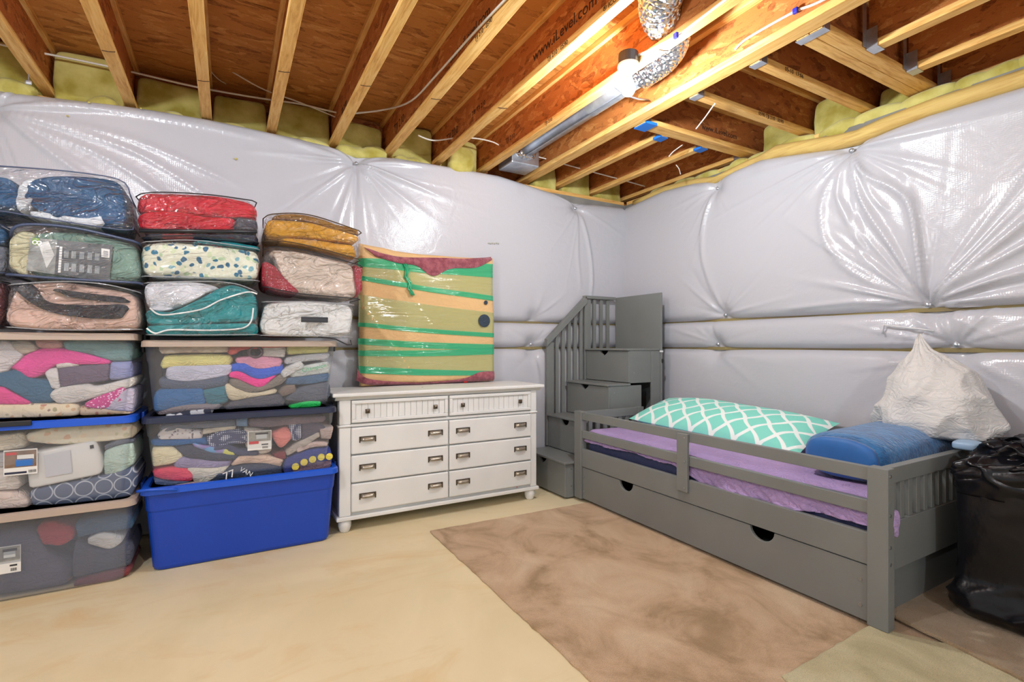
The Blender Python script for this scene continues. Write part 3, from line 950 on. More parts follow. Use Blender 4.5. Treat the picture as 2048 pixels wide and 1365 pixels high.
for a, b in ((X0, .682), (2.026, X1)):
    link('post', MB().box(a, b, YF - .018, YF + .05, .106, .672), paint_w, DR, bevel=.006)
    link('post', MB().box(a, b, YF - .018, YF + .05, .69, .846), paint_w, DR, bevel=.006)
    link('post_ring', lump(((a + b) / 2, YF + .012, .681), ((b - a) / 2 + .010, .04, .011), 2, e=(.8, .4), noise=0, nu=20, nv=8), paint_w, DR, smooth=True)
link('rail', MB().box(.682, 2.026, YF - .016, YF + .02, .674, .692), paint_w, DR, bevel=.004)
for x in (X0 + .04, X1 - .04):
    for y in (YF + .02, YB - .05):
        link('foot', MB().lathe([(.0005, 0), (.024, 0), (.032, .012), (.040, .04), (.041, .062), (.034, .076), (.030, .0815), (.0005, .0815)], (x, y, 0), 22), paint_w, DR, smooth=True)
for a, b in ((.686, 1.342), (1.356, 2.022)):
    # top drawer: framed beadboard
    d = link('drawer', MB().box(a, b, YF - .012, YF + .01, .700, .842), paint_w, DR, bevel=.002)
    f = .022
    fr = MB()
    fr.box(a, b, YF - .028, YF - .0125, .842 - f, .842); fr.box(a, b, YF - .028, YF - .0125, .700, .700 + f)
    fr.box(a, a + f, YF - .028, YF - .0125, .700 + f, .842 - f); fr.box(b - f, b, YF - .028, YF - .0125, .700 + f, .842 - f)
    link('drawer_frame', fr, paint_w, d, bevel=.004)
    n = 15; w = (b - a - 2 * f) / n
    for k in range(n):
        link('beadboard', MB().box(a + f + k * w + .0012, a + f + (k + 1) * w - .0012, YF - .0165, YF - .0125, .722, .820), paint_w, d, bevel=.0015)
    for hx in (a + .098, b - .095):
        kb = MB().lathe([(.0005, 0), (.007, 0), (.006, -.012), (.0005, -.012)], (hx, YF - .0165, .771), 10, 'y')
        kb.prism([(hx - .014, .757), (hx + .014, .757), (hx + .014, .785), (hx - .014, .785)], 'y', YF - .034, YF - .028)
        kb.add([(hx - .012, YF - .034, .759), (hx + .012, YF - .034, .759), (hx + .012, YF - .034, .783), (hx - .012, YF - .034, .783), (hx, YF - .042, .771)], [(0, 1, 4), (1, 2, 4), (2, 3, 4), (3, 0, 4)])
        link('knob', kb, pewter_d, d)
    for z0, z1 in ((.499, .668), (.318, .490), (.128, .309)):
        d = link('drawer', MB().box(a - .003, b + .003, YF - .030, YF + .01, z0, z1), paint_w, DR, bevel=.009, seg=3)
        zc = (z0 + z1) / 2 + .006
        for hx in (a + .098, b - .095):
            pull = MB(); rings = []
            for i in range(9):
                s = -1 + 2 * i / 8; xx = hx + s * .046; q = (1 - abs(s) ** 6) ** .5 * .85 + .15
                rings.append([(xx, YF - .031 - q * .024 * math.sin(t), zc + .016 - .030 * (1 - math.cos(t)) * .55) for t in np.linspace(0.05, 2.0, 7)] +
                             [(xx, YF - .031 - q * .021 * math.sin(t), zc + .013 - .027 * (1 - math.cos(t)) * .55) for t in np.linspace(2.0, 0.05, 7)])
            pull.rings(rings)
            h = link('pull', pull, pewter, d, smooth=True)
            e = MB()
            e.box(hx - .054, hx + .054, YF - .0345, YF - .0302, zc + .013, zc + .021); e.box(hx - .054, hx - .046, YF - .0345, YF - .0302, zc - .018, zc + .013); e.box(hx + .046, hx + .054, YF - .0345, YF - .0302, zc - .018, zc + .013)
            link('pull_plate', e, pewter_d, d, bevel=.001)
p = at(1034, 975, 'y', YF - .031)
link('smudge', lump(p, (.006, .002, .004), 2, noise=.001, nu=8, nv=6), mat('pink_smudge', S(176, 96, 110)), DR)
p = at(845, 775, 'z', .8935)
link('chip', lump(p, (.006, .003, .001), 2, noise=.001, nu=8, nv=6), pewter_d, DR)

# ================================================================ RUG-WRAPPED PANEL ON THE DRESSER
rug_m = cloth('tan_rug_backing', 224, 184, 132, .88, 2, ws=5, wst=.3)
plush = mat('maroon_plush', S(132, 64, 76), S(168, 96, 106), rough=1, vs=30, bp=1, bs=90, sheen=.3)
RG = thing('wrapped_panel', (1.38, 3.75, .894), 'flat panel wrapped in a tan rug with green stretch film, on the dresser', 'wrapped panel')
RX0, RX1, RZ0, RZ1 = .835, 1.930, .898, 1.925
fr = wob(31, 7, 3, 9)
def rug_y(x, z):
    lean = 3.685 + (z - RZ0) * .03
    s = (x - RX0) + (z - RZ0) * .75
    d = .034 * (1 - np.abs(np.sin(s * 6.5 + .6 * fr(x, 0, z))) ** .7) * (0.35 + 0.65 * np.clip((1.65 - x) / .6, 0, 1)) + .004 * fr(x * 2, 0, z * 2)
    e = np.minimum(np.minimum(x - RX0, RX1 - x), np.minimum(z - RZ0, RZ1 - z))
    return lean - d + .045 * np.exp(-np.clip(e, 0, 1) / .012)
nx, nz = 90, 84
xx = np.linspace(RX0, RX1, nx); zz = np.linspace(RZ0, RZ1, nz)
Xg, Zg = np.meshgrid(xx, zz, indexing='ij')
topcurve = .018 * np.clip((1.12 - Xg) / .28, 0, 1) ** 1.3 - .020 * np.sin((Xg - RX0) / (RX1 - RX0) * math.pi)
Zs = Zg + topcurve * (Zg - RZ0) / (RZ1 - RZ0)
P = np.stack([Xg, rug_y(Xg, Zg), Zs], -1)
mb = MB().grid(P)
Pb = P.copy(); Pb[:, :, 1] = 3.685 + (Zg - RZ0) * .03 + .07
mb.grid(Pb[::-1])
edge = lambda A, B: mb.grid(np.stack([A, B], 1))
edge(P[0], Pb[0]); edge(Pb[-1], P[-1]); edge(Pb[:, 0], P[:, 0]); edge(P[:, -1], Pb[:, -1])
link('rug_back', mb, rug_m, RG, smooth=True)


def rz(px, py):      # photo pixel -> x,z on the panel
    p = at(px, py, 'y', 3.70); return p.x, p.z


def on_rug(top, bot, off, name, m, nu=70, nv=7, thick=0.0, lab=None, smooth=True):
    T = resample(top, nu); B = resample(bot, nu)
    k = np.linspace(0, 1, nv)[None, :, None]
    Q = T[:, None] * (1 - k) + B[:, None] * k
    xq = np.clip(Q[:, :, 0], RX0 + .001, RX1 - .001); zq = np.clip(Q[:, :, 1], RZ0 + .001, RZ1 - .001)
    y = rug_y(xq, zq) - off - thick * np.sin(k[:, :, 0] * math.pi) ** .5
    Pq = np.stack([Q[:, :, 0], y, Q[:, :, 1]], -1)
    b = MB().grid(Pq[:, ::-1])
    if thick:
        Pk = Pq.copy(); Pk[:, :, 1] = y + thick * 1.2
        b.grid(Pk)
    o = link(name, b, m, RG, smooth=smooth)
    if lab: o['label'] = lab
    return o


z5 = lambda x, y: rz(640 + x * .4541, 460 + y * .4541)       # measured on an enlargement of the photo
film = clear('green_stretch_film', S(240, 248, 232), .34, rough=.12, bp=1.0, bs=2.5, st=(1, 1, 11), haze=S(194, 214, 160), bdist=.014)
film_d = clear('green_stretch_film_bunched', S(170, 238, 205), .58, rough=.12, bp=1.0, bs=2.5, st=(1, 1, 14), haze=S(60, 196, 146), bdist=.014)
L, R_ = 172, 768
def strip(l0, l1, r0, r1, m, off, lab):
    o = on_rug([z5(L, l0), z5((L + R_) / 2, (l0 + r0) / 2 + 4), z5(R_, r0)], [z5(L, l1), z5((L + R_) / 2, (l1 + r1) / 2 + 5), z5(R_, r1)], off, 'stretch_wrap_band', m, lab=lab)
strip(160, 216, 206, 312, film, .004, 'sheer green film')
strip(285, 425, 366, 472, film, .004, 'sheer green film')
strip(478, 632, 524, 638, film, .004, 'sheer green film')
strip(122, 160, 150, 210, film_d, .006, 'bunched bright green film')
strip(200, 220, 292, 314, film_d, .006, 'bunched bright green film')
strip(408, 426, 456, 474, film_d, .006, 'bunched bright green film')
strip(478, 505, 505, 530, film_d, .006, 'bunched bright green film')
strip(532, 556, 522, 548, film_d, .007, 'bunched bright green film')
strip(600, 632, 622, 640, film_d, .006, 'bunched bright green film')
# plush face folded over the top and the lower corners
zt = RZ1 + .004
on_rug([z5(192, 74), z5(320, 116), z5(500, 122), z5(640, 126), z5(762, 116)], [z5(245, 118), z5(330, 146), z5(425, 158), z5(497, 203), z5(575, 172), z5(690, 166), z5(758, 132)], .010, 'rug_pile_fold', plush, thick=.010, lab='maroon plush pile folded over the top')
on_rug([z5(165, 610), z5(210, 655), z5(400, 672), z5(560, 664), z5(640, 650), z5(700, 626), z5(772, 622)], [z5(160, 665), z5(220, 683), z5(400, 684), z5(560, 677), z5(640, 672), z5(700, 668), z5(772, 662)], .008, 'rug_pile_fold', plush, thick=.010, lab='maroon plush pile at the lower edge')
for (a, b, r) in ((720, 401, 28), (727, 321, 9)):
    c = z5(a, b); rr = r * .4541 / FOC * 4.1
    y = float(rug_y(np.array(c[0]), np.array(c[1])))
    link('round_hole', MB().lathe([(.0005, 0), (rr, 0), (rr, -.004), (.0005, -.004)], (c[0], y - .010, c[1]), 26, 'y'), cloth('slate_felt', 62, 74, 88), RG)['label'] = 'dark slate disc'
tw = [z5(372, 150), z5(382, 180), z5(374, 210), z5(392, 235), z5(388, 262), z5(402, 290)]
mb = MB()
for k in range(4):
    mb.tube([(x + .012 * math.sin(i * 1.3 + k * 1.6), float(rug_y(np.array(x), np.array(z))) - .018 - .006 * math.cos(i * 1.3 + k * 1.6), z) for i, (x, z) in enumerate(tw)], .007, 6)
link('twisted_film_tail', mb, film_d, RG, smooth=True)
c = z5(637, 670)
link('red_tag', lump((c[0], 3.685, .902), (.016, .008, .004), 4, noise=.002, nu=10, nv=6), mat('red_plastic', S(226, 40, 36)), RG)

# ================================================================ BUNK STAIRS
grey = mat('grey_paint', S(124, 127, 125), S(117, 120, 118), rough=.40, vs=2.5, bp=.05, bs=70, st=(1, 1, 1))
grey_in = mat('grey_raw_inside', S(84, 86, 88), rough=.8)
screw_m = mat('screw_cap', S(168, 172, 172), rough=.3, metal=.8)
ST = thing('storage_staircase', (2.8, 3.49, 0), 'grey bunk-bed staircase with step drawers and slatted railing in the room corner', 'staircase')
NY, FY = 3.175, 3.755                       # near and far sides
sx = [2.265, 2.49, 2.70, 2.915]; XE = 3.27; rise = .292


def notch_front(name, x, y0, y1, z0, z1, parent, notch_y, nr, shape='round', t=.018, m=None):
    """drawer front in the plane x with a finger notch in its top edge"""
    pts = [(y0, z0), (y1, z0), (y1, z1)]
    for k in range(11):
        a = math.pi * k / 10
        if shape == 'round': pts.append((notch_y + nr * math.cos(a), z1 - nr * .85 * math.sin(a)))
        else:
            u = math.cos(a); pts.append((notch_y + nr * u, z1 - nr * .8 * (1 - abs(u)) ** .7))
    pts.append((y0, z1))
    return link(name, MB().prism(pts, 'x', x, x + t), m or grey, parent, bevel=.002)


for k in range(4):
    z1 = rise * (k + 1); x0 = sx[k]; x1 = sx[k + 1] + .02 if k < 3 else XE
    zb = z1 - rise + (.012 if k == 0 else 0)
    link('tread', MB().box(x0 - .016, x1 if k == 3 else x1, NY - (.012 if k == 0 else 0), FY, z1 - .018, z1), grey, ST, bevel=.004)
    y_end = NY + .006
    bx = MB()   # open carcass: near side, far side, floor, back
    xb = min(x0 + .36, XE)
    bx.box(x0 + .019, xb, y_end, y_end + .016, zb + .001, z1 - .0185); bx.box(x0 + .019, xb, FY - .018, FY - .002, zb + .001, z1 - .0185)
    bx.box(x0 + .019, xb, y_end + .017, FY - .019, zb + .001, zb + .012)
    c = link('carcass', bx, grey, ST, bevel=.001)
    if k == 1: link('back_panel', MB().box(xb - .012, xb, y_end + .017, FY - .019, zb + .013, z1 - .02), grey_in, c)
    d = notch_front('drawer', x0, NY + (.004), FY - .004, zb + .006, z1 - .022, ST, (NY + FY) / 2 + .03, .055, 'round' if k in (1,) else 'v')
    link('drawer_inside', MB().box(x0 + .06, x0 + .3, NY + .05, FY - .05, zb + .013, zb + .10), grey_in, d)
    for sz in (.30, .75):
        link('screw', MB().lathe([(.0005, 0), (.005, 0), (.005, -.0015), (.0005, -.0015)], (x0 + .06, y_end - .0005, zb + rise * sz), 8, 'y'), screw_m, c)
# end panel against the wall
link('end_panel', MB().box(XE + .002, XE + .020, NY - .012, FY, 0.0, 1.655), grey, ST, bevel=.003)
link('support_board', MB().box(XE - .10, XE + .001, NY - .004, NY + .014, 0.0, 1.145), grey, ST, bevel=.002)
link('back_board', MB().box(2.93, XE - .001, FY - .030, FY - .012, .02, .86), grey_in, ST)
link('clip', MB().box(XE - .015, XE + .022, NY - .018, NY - .0125, 1.135, 1.15), white_plastic, ST, bevel=.001)
link('bracket', lump((XE + .016, NY - .018, 1.06), (.008, .006, .018), 3, noise=.001, nu=10, nv=8), black_plastic, ST)
# railing on the far side
RY0, RY1 = FY + .004, FY + .030
pa, pb = at(1100, 681, 'y', RY0), at(1176, 592, 'y', RY0)
zt = pb.z; xa, xb2 = pa.x - .03, pb.x - .035
link('rail_post', MB().box(xa, xa + .075, RY0, RY1, .30, pa.z - .02), grey, ST, bevel=.003)
link('rail_post', MB().box(xb2, xb2 + .07, RY0, RY1, .60, zt - .02), grey, ST, bevel=.003)
link('top_rail', MB().box(xb2 - .01, XE, RY0 - .018, RY1, zt - .028, zt), grey, ST, bevel=.003)
w = .052
link('hand_rail', MB().prism([(xa - .01, pa.z - .055), (xb2 + .01, zt - .075), (xb2 + .01, zt - .002), (xa - .01, pa.z + .012)], 'y', RY0 - .018, RY1 + .004), grey, ST, bevel=.003)
for k in range(5):
    x = xa + .075 + (xb2 - xa - .075) * (k + .55) / 5.1
    f = (x - xa) / (xb2 - xa)
    zl = rise * 2 if x < sx[2] else rise * 3
    link('slat', MB().box(x - .016, x + .016, RY0 + .003, RY1 - .003, zl - .05, pa.z - .05 + f * (zt - pa.z)), grey, ST, bevel=.002)
for k in range(3):
    x = xb2 + .07 + (XE - xb2 - .07) * (k + .62) / 3.6
    link('slat', MB().box(x - .016, x + .016, RY0 + .003, RY1 - .003, rise * 4 - .05, zt - .028), grey, ST, bevel=.002)

# ================================================================ BED
BD = thing('bed', (2.87, 2.09, 0.024), 'grey wooden twin bed with guard rail and pull-out drawer along the right wall', 'bed')
BX, BT = 2.335, .028                           # outer front face, board thickness
YL, YR = 3.155, 1.027
for y0, y1 in ((YR, YR + .078), (YL - .084, YL)):
    link('post', MB().box(BX, BX + .055, y0, y1, .024, .690), grey, BD, bevel=.003)
    link('post', MB().box(3.345, 3.40, y0, y1, .024, .690), grey, BD, bevel=.003)
pin, pout = YR + .078, YL - .084
link('guard_rail', MB().box(BX + .012, BX + .012 + BT, pin, pout, .628, .686), grey, BD, bevel=.003)
link('guard_rail', MB().box(BX + .012, BX + .012 + BT, pin, pout, .488, .545), grey, BD, bevel=.003)
link('side_rail', MB().box(BX + .010, BX + .010 + BT, pin, pout, .272, .408), grey, BD, bevel=.003)
g = link('guard_brace', MB().box(BX - .008, BX + .011, 2.047, 2.127, .335, .676), grey, BD, bevel=.003)
for z in (.655, .515, .36):
    link('screw', MB().lathe([(.0005, 0), (.005, 0), (.005, -.002), (.0005, -.002)], (BX - .008, 2.066, z), 10, 'x'), screw_m, g)
link('back_rail', MB().box(3.352, 3.352 + BT, pin, pout, .600, .684), grey, BD, bevel=.003)
link('back_rail', MB().box(3.352, 3.352 + BT, pin, pout, .272, .408), grey, BD, bevel=.003)
# foot end (towards the camera)
link('end_top_rail', MB().box(BX + .055, 3.345, YR + .020, YR + .058, .618, .686), grey, BD, bevel=.003)
link('end_panel', MB().box(BX + .055, 3.345, YR + .022, YR + .050, .250, .455), grey, BD, bevel=.003)
for k in range(13):
    x = BX + .055 + .062 + k * .072
    link('slat', MB().box(x - .017, x + .017, YR + .028, YR + .046, .455, .618), grey, BD, bevel=.002)
for z in (.66, .50, .37, .30):
    link('screw', MB().lathe([(.0005, 0), (.007, 0), (.007, -.002), (.0005, -.002)], (BX + .020, YR - .0002, z), 10, 'y'), screw_m, BD)
# head end: short guard with its own inner post
link('head_post', MB().box(2.93, 2.985, YL - .08, YL - .025, .20, .690), grey, BD, bevel=.003)
link('head_rail', MB().box(BX + .055, 2.93, YL - .066, YL - .038, .622, .686), grey, BD, bevel=.003)
link('head_panel', MB().box(BX + .055, 3.345, YL - .064, YL - .038, .25, .44), grey, BD, bevel=.003)
for k in range(7):
    x = BX + .055 + .06 + k * .075
    link('slat', MB().box(x - .017, x + .017, YL - .060, YL - .042, .44, .622), grey, BD, bevel=.002)
link('deck', MB().box(BX + .045, 3.345, pin, pout, .30, .325), pine_x, BD)
# trundle drawer
yy0, yy1 = pin + .004, pout - .004
pts = [(yy0, .030), (yy1, .030), (yy1, .267)]
for c in (2.588, 1.592):
    for k in range(15):
        a = math.pi * k / 14
        pts.append((c + .066 * math.cos(a), .267 - .060 * math.sin(a)))
pts.append((yy0, .267))
DW = link('trundle_drawer', MB().prism(pts, 'x', BX + .014, BX + .034), grey, BD, bevel=.003)
ib = MB()
ib.box(BX + .05, 3.30, yy0 + .02, yy0 + .038, .05, .23); ib.box(BX + .05, 3.30, yy1 - .038, yy1 - .02, .05, .23); ib.box(BX + .05, 3.30, yy0 + .039, yy1 - .039, .05, .062); ib.box(3.28, 3.30, yy0 + .04, yy1 - .04, .063, .23)
link('drawer_tray', ib, grey_in, DW)
link('end_skirt', MB().box(BX + .10, 3.30, YR + .075, YR + .093, .03, .235), grey, BD, bevel=.002)
for z in (.20, .09):
    link('screw', MB().lathe([(.0005, 0), (.008, 0), (.008, -.003), (.0005, -.003)], (BX + .0138, yy0 + .028, z), 12, 'x'), screw_m, DW)
    link('screw', MB().lathe([(.0005, 0), (.006, 0), (.006, -.003), (.0005, -.003)], (BX + .0138, yy1 - .02, z), 12, 'x'), screw_m, DW)

# mattress and fitted sheet
navy_mesh = spotcloth('navy_mesh', S(48, 56, 92), [S(70, 80, 120), S(60, 68, 104)], 160, .25, 0.0)
MT = link('mattress', MB().box(2.395, 3.335, pin + .01, pout - .01, .330, .520), navy_mesh, bevel=.03, seg=4)
tag(MT, 'navy mesh-sided mattress inside the grey bed', 'mattress')
lilac = cloth('lilac_cotton', 184, 158, 208, .86, 3)
ny = 170
ysh = np.linspace(pin + .004, pout - .004, ny)
rs_ = wob(77, 8, 6, 26); rs2 = wob(78, 8, 20, 60)
hem = np.interp(ysh, [1.10, 1.3, 1.5, 1.62, 1.75, 1.86, 2.0, 2.10, 2.2, 2.5, 3.0], [.430, .425, .395, .388, .405, .388, .400, .445, .465, .468, .462]) + .008 * rs2(ysh, 0, 0)
prof = []
for k in range(26):
    prof.append((k / 25))
G = np.zeros((ny, 46, 3))
for i, y in enumerate(ysh):
    path2 = [(3.33, .40), (3.345, .50)] + [(x, .541 + .010 * float(rs_(x, y, 0)) - .02 * max(0, (2.46 - x) / .06) ** 2) for x in np.linspace(3.31, 2.41, 26)] + [(2.392, .520), (2.386, .50)]
    nb = 46 - len(path2)
    for k in range(nb):
        t = (k + 1) / nb
        path2.append((2.386 - .018 * t * (1 + float(rs2(y * 1.2, 0, 0))) + .004 * math.sin(y * 90 + k), .50 + (hem[i] - .50) * t))
    for j, (x, z) in enumerate(path2): G[i, j] = (x, y, z)
FS = link('fitted_sheet', MB().grid(G), lilac, smooth=True)
so = FS.modifiers.new('solid', 'SOLIDIFY'); so.thickness = .003; so.offset = 1
tag(FS, 'lilac fitted sheet slipping loose over the mattress', 'bed sheet')
el = [(2.384 - .006 * math.sin(i * 1.7), ysh[i], hem[i]) for i in range(0, ny)]
link('elastic_hem', MB().tube(el, .005, 6), lilac, FS, smooth=True)
tuft = link('sheet_corner', lump((2.405, YR + .012, .455), (.030, .016, .055), 8, noise=.022, nf=(30, 90)), lilac, FS, smooth=True)
tuft['label'] = 'loose sheet corner poking out through the foot end'

# aqua body pillow, leaning on the back rail
pl_m = trellis_mat()
nu, nv = 60, 40
Pp = np.zeros((2, nu, nv, 3)); u = np.linspace(-1, 1, nu)[:, None]; v = np.linspace(-1, 1, nv)[None, :]
f = wob(5, 8, 3, 10)
th = (np.maximum(0, 1 - np.abs(u) ** 3.2) ** .6) * (np.maximum(0, 1 - np.abs(v) ** 2.4) ** .6)
Lh, Wh, Th = .66, .245, .10
pinch = 1 - .07 * (np.abs(u) ** 2) * (1 - np.abs(v) ** 2)
mb = MB()
for side in (1, -1):
    Q = np.zeros((nu, nv, 3))
    Q[:, :, 0] = u * Lh * (1 - .03 * (1 - np.abs(v) ** 2)); Q[:, :, 1] = v * Wh * pinch
    Q[:, :, 2] = side * th * Th + .012 * f(Q[:, :, 0] * 1.5, Q[:, :, 1] * 2, 0) * th * (1 if side > 0 else 0)
    mb.grid(Q if side > 0 else Q[:, ::-1])
ax_l = Vector((-.06, 1, .03)).normalized(); ax_w = Vector((.93, .05, .27)); ax_w = (ax_w - ax_l * ax_w.dot(ax_l)).normalized(); ax_n = ax_l.cross(ax_w)
if ax_n.z < 0: ax_n = -ax_n
Mx = Matrix(((ax_l.x, ax_w.x, ax_n.x, 3.03), (ax_l.y, ax_w.y, ax_n.y, 2.36), (ax_l.z, ax_w.z, ax_n.z, .665), (0, 0, 0, 1)))
for i in list(mb.uv):
    mb.uv[i] = mb.uv[i]
mb.xf(Mx)
tag(link('body_pillow', mb, pl_m, smooth=True), 'long aqua body pillow with white trellis print lying on the bed', 'pillow')

# blue bolster
fur = mat('blue_fur', S(22, 84, 138), S(44, 118, 176), rough=1, vs=28, bp=1, bs=70, sheen=.4, st=(1, .5, 1))
fur_end = mat('blue_satin', S(34, 104, 176), S(26, 92, 160), rough=.55, sheen=.2)
BO = thing('bolster', (2.96, 1.33, .54), 'fuzzy royal blue bolster cushion at the foot of the bed', 'cushion')
rings = []; 
axb = Vector((1, -.02, .03)).normalized(); ub = Vector((0, 0, 1)); sb = axb.cross(ub).normalized(); ub = sb.cross(axb)
c0 = Vector((2.585, 1.335, .655))
fb = wob(66, 8, 10, 30)
for i in range(30):
    s = i / 29; q = min(1, (1 - abs(2 * s - 1) ** 9)) ** .5 * .12 + .88 if 0 < i < 29 else .86
    ring = []
    for k in range(40):
        a = 2 * math.pi * k / 40
        ca, sa = math.cos(a), math.sin(a)
        rr = q * (1 + .02 * float(fb(s, ca, sa)))
        ring.append(c0 + axb * (s * .72) + sb * (math.copysign(abs(ca) ** .75, ca) * .195 * rr) + ub * (math.copysign(abs(sa) ** .8, sa) * .112 * rr))
    rings.append(ring)
link('fur_cover', MB().rings(rings, cap=False), fur, BO, smooth=True)
for i, sg in ((0, -1), (29, 1)):
    er = []
    for r, h in ((1, 0), (.96, .022), (.8, .032), (.5, .036), (.02, .038)):
        cc = c0 + axb * (i / 29 * .72)
        er.append([cc + (p - cc) * r + axb * sg * h for p in rings[i]])
    link('end_cap', MB().rings(er if sg > 0 else [r[::-1] for r in er]), fur_end, BO, smooth=True)

# ================================================================ WOVEN SACK, TRASH BAGS
woven = cloth('white_woven_poly', 216, 213, 210, .92, 4, ws=11.0, wst=.4)
woven.node_tree.nodes['Principled BSDF'].inputs['Roughness'].default_value = .42
fz = wob(91, 9, 5, 15); fz2 = wob(92, 9, 14, 34)
prof = [(.735, 1.21, .10, 3.22, .08), (.725, 1.21, .20, 3.22, .13), (.74, 1.21, .245, 3.22, .165), (.80, 1.205, .262, 3.215, .18), (.87, 1.20, .245, 3.215, .17), (.94, 1.20, .222, 3.22, .16), (1.01, 1.205, .185, 3.23, .14), (1.07, 1.215, .145, 3.24, .12), (1.12, 1.24, .10, 3.25, .09), (1.17, 1.27, .045, 3.26, .05), (1.22, 1.285, .022, 3.27, .026), (1.255, 1.29, .006, 3.275, .008)]
ar = np.array(prof); ks = np.linspace(0, len(prof) - 1, 84); rings = []
for s in ks:
    z, yc, ry, xc, rx = [float(np.interp(s, range(len(prof)), ar[:, k])) for k in range(5)]
    ring = []
    for k in range(120):
        a = 2 * math.pi * k / 120; ca, sa = math.cos(a), math.sin(a)
        bx_, by_ = xc + rx * ca, yc + ry * sa
        w_ = 1 + (.20 * (.5 - abs(math.sin(1.6 * float(fz(bx_ * 3.2, by_ * 3.2, z * 1.6))))) + .08 * (.5 - abs(math.sin(1.5 * float(fz2(bx_ * 1.7, by_ * 1.7, z * 1.2)))))) * min(1, ry / .10)
        ring.append((xc + rx * w_ * ca, yc + ry * w_ * sa, z + .01 * float(fz(ca * 2, sa * 2, 1))))
    rings.append(ring)
tag(link('woven_sack', MB().rings(rings), woven, smooth=True), 'crumpled white woven sack heaped on the far corner of the bed', 'sack')
p = at(1945, 893, 'x', 3.1)
tag(link('plastic_scrap', lump((3.06, 1.02, .72), (.05, .05, .02), 15, noise=.012, nf=(20, 50)), mat('pale_blue_plastic', S(150, 178, 206), rough=.35), smooth=True), 'pale blue plastic scrap under the white sack', 'plastic')
tag(link('wooden_board_end', MB().box(3.24, 3.36, .972, 1.0, .62, .80), wood('orange_stained_wood', (4, 4, .6), S(150, 86, 30), S(186, 118, 48), S(206, 140, 66)), bevel=.004), 'orange wooden board end sticking up behind the black bag', 'board')

trash = mat('black_bag_plastic', S(11, 11, 16), S(15, 15, 21), rough=.26, vs=3, bp=.6, bs=8, spec=.35, bst=(1, 1, 1))
TB = thing('trash_bag', (3.04, .62, .036), 'tall black trash bag pulled over a box beside the foot of the bed', 'trash bag')
fa = wob(101, 9, 4, 12); fb2 = wob(102, 10, 14, 40)
def bag_rings(levels, x0, x1, y0, y1, amp, seed, n=8, m=60, per=200, freq=(10, 34)):
    """soft bag between rounded-rectangle levels (z, inset, corner radius, crinkle)"""
    fa = wob(seed, 9, 4, 12); fb2 = wob(seed + 1, 10, freq[0], freq[1])
    A_ = np.array(levels); k = np.linspace(0, len(levels) - 1, m); rings = []
    for q in k:
        z, ins, r, cr_ = [float(np.interp(q, range(len(levels)), A_[:, c])) for c in range(4)]
        base = np.array([p[:2] for p in rrect(x0 + ins, x1 - ins, y0 + ins, y1 - ins, r, z, n)])
        base = np.vstack([base, base[:1]])
        dd = np.r_[0, np.cumsum(np.hypot(*np.diff(base, axis=0).T))]
        s_ = np.linspace(0, dd[-1], per, endpoint=False)
        X = np.interp(s_, dd, base[:, 0]); Y = np.interp(s_, dd, base[:, 1])
        dx, dy = X - (x0 + x1) / 2, Y - (y0 + y1) / 2; L_ = np.hypot(dx, dy) + 1e-6
        g_ = fb2(X, Y, z * 1.6)
        w_ = amp * .5 * fa(X, Y, z) + cr_ * (1 - 2 * np.abs(np.sin(2.2 * g_)))
        Zz = z + cr_ * .9 * fb2(Y * 1.3, z, X * 1.3)
        rings.append(list(zip((X + dx / L_ * w_).tolist(), (Y + dy / L_ * w_).tolist(), Zz.tolist())))
    return rings
lev = [(.040, .06, .10, .0), (.050, .0, .10, .004), (.09, -.03, .09, .010), (.14, -.025, .06, .010), (.20, 0, .035, .004)] + [(z, .004, .030, .0015) for z in np.linspace(.27, .60, 7)] + \
      [(.64, 0, .04, .006), (.665, .0, .06, .014), (.69, .01, .08, .020), (.72, .05, .10, .024), (.75, .10, .12, .026), (.775, .15, .12, .026), (.795, .20, .1, .022), (.80, .25, .08, .012), (.80, .30, .03, .004)]
link('bag_body', MB().rings(bag_rings(lev, 2.735, 3.38, .30, .96, .012, 101, m=90)), trash, TB, smooth=True)
# gathered collar round the top
cl = [(.56, .003, .03, .002), (.62, -.002, .035, .006), (.655, -.006, .04, .014), (.68, .0, .05, .022), (.70, .02, .06, .030), (.73, .05, .08, .034), (.76, .09, .09, .036), (.785, .13, .09, .034)]
co = link('gathered_collar', MB().rings(bag_rings(cl, 2.735, 3.38, .30, .96, .02, 111, m=44, per=260, freq=(20, 80)), cap=False), trash, TB, smooth=True)
sm = co.modifiers.new('solid', 'SOLIDIFY'); sm.thickness = .003
tie = [(.74, .20, .10, .03), (.78, .22, .09, .036), (.815, .235, .07, .04), (.84, .25, .05, .034), (.85, .28, .03, .01)]
link('tied_neck', MB().rings(bag_rings(tie, 2.80, 3.40, .20, .80, .03, 131, m=36, freq=(14, 50))), trash, TB, smooth=True)

# clear bag of odds and ends seen through the foot slats
odd = clear('thin_clear_bag', (1, 1, 1, 1), .25, rough=.15, bp=.8, bs=16)
OB = thing('plastic_bag', (2.75, 1.093, .48), 'clear plastic bag of pale bits behind the foot-end slats of the bed', 'plastic bag')
link('bag_skin', lump((2.75, 1.093, .545), (.16, .018, .070), 141, e=(.5, .5), noise=.004, nf=(20, 60)), odd, OB, smooth=True)
for k in range(5):
    link('pale_bit', lump((2.63 + k * .058, 1.093, .525 + .012 * (k % 2)), (.024, .011, .030), 150 + k, noise=.006, nf=(20, 60), nu=14, nv=10), cloth('pale_bits', 206, 204, 200), OB, smooth=True)

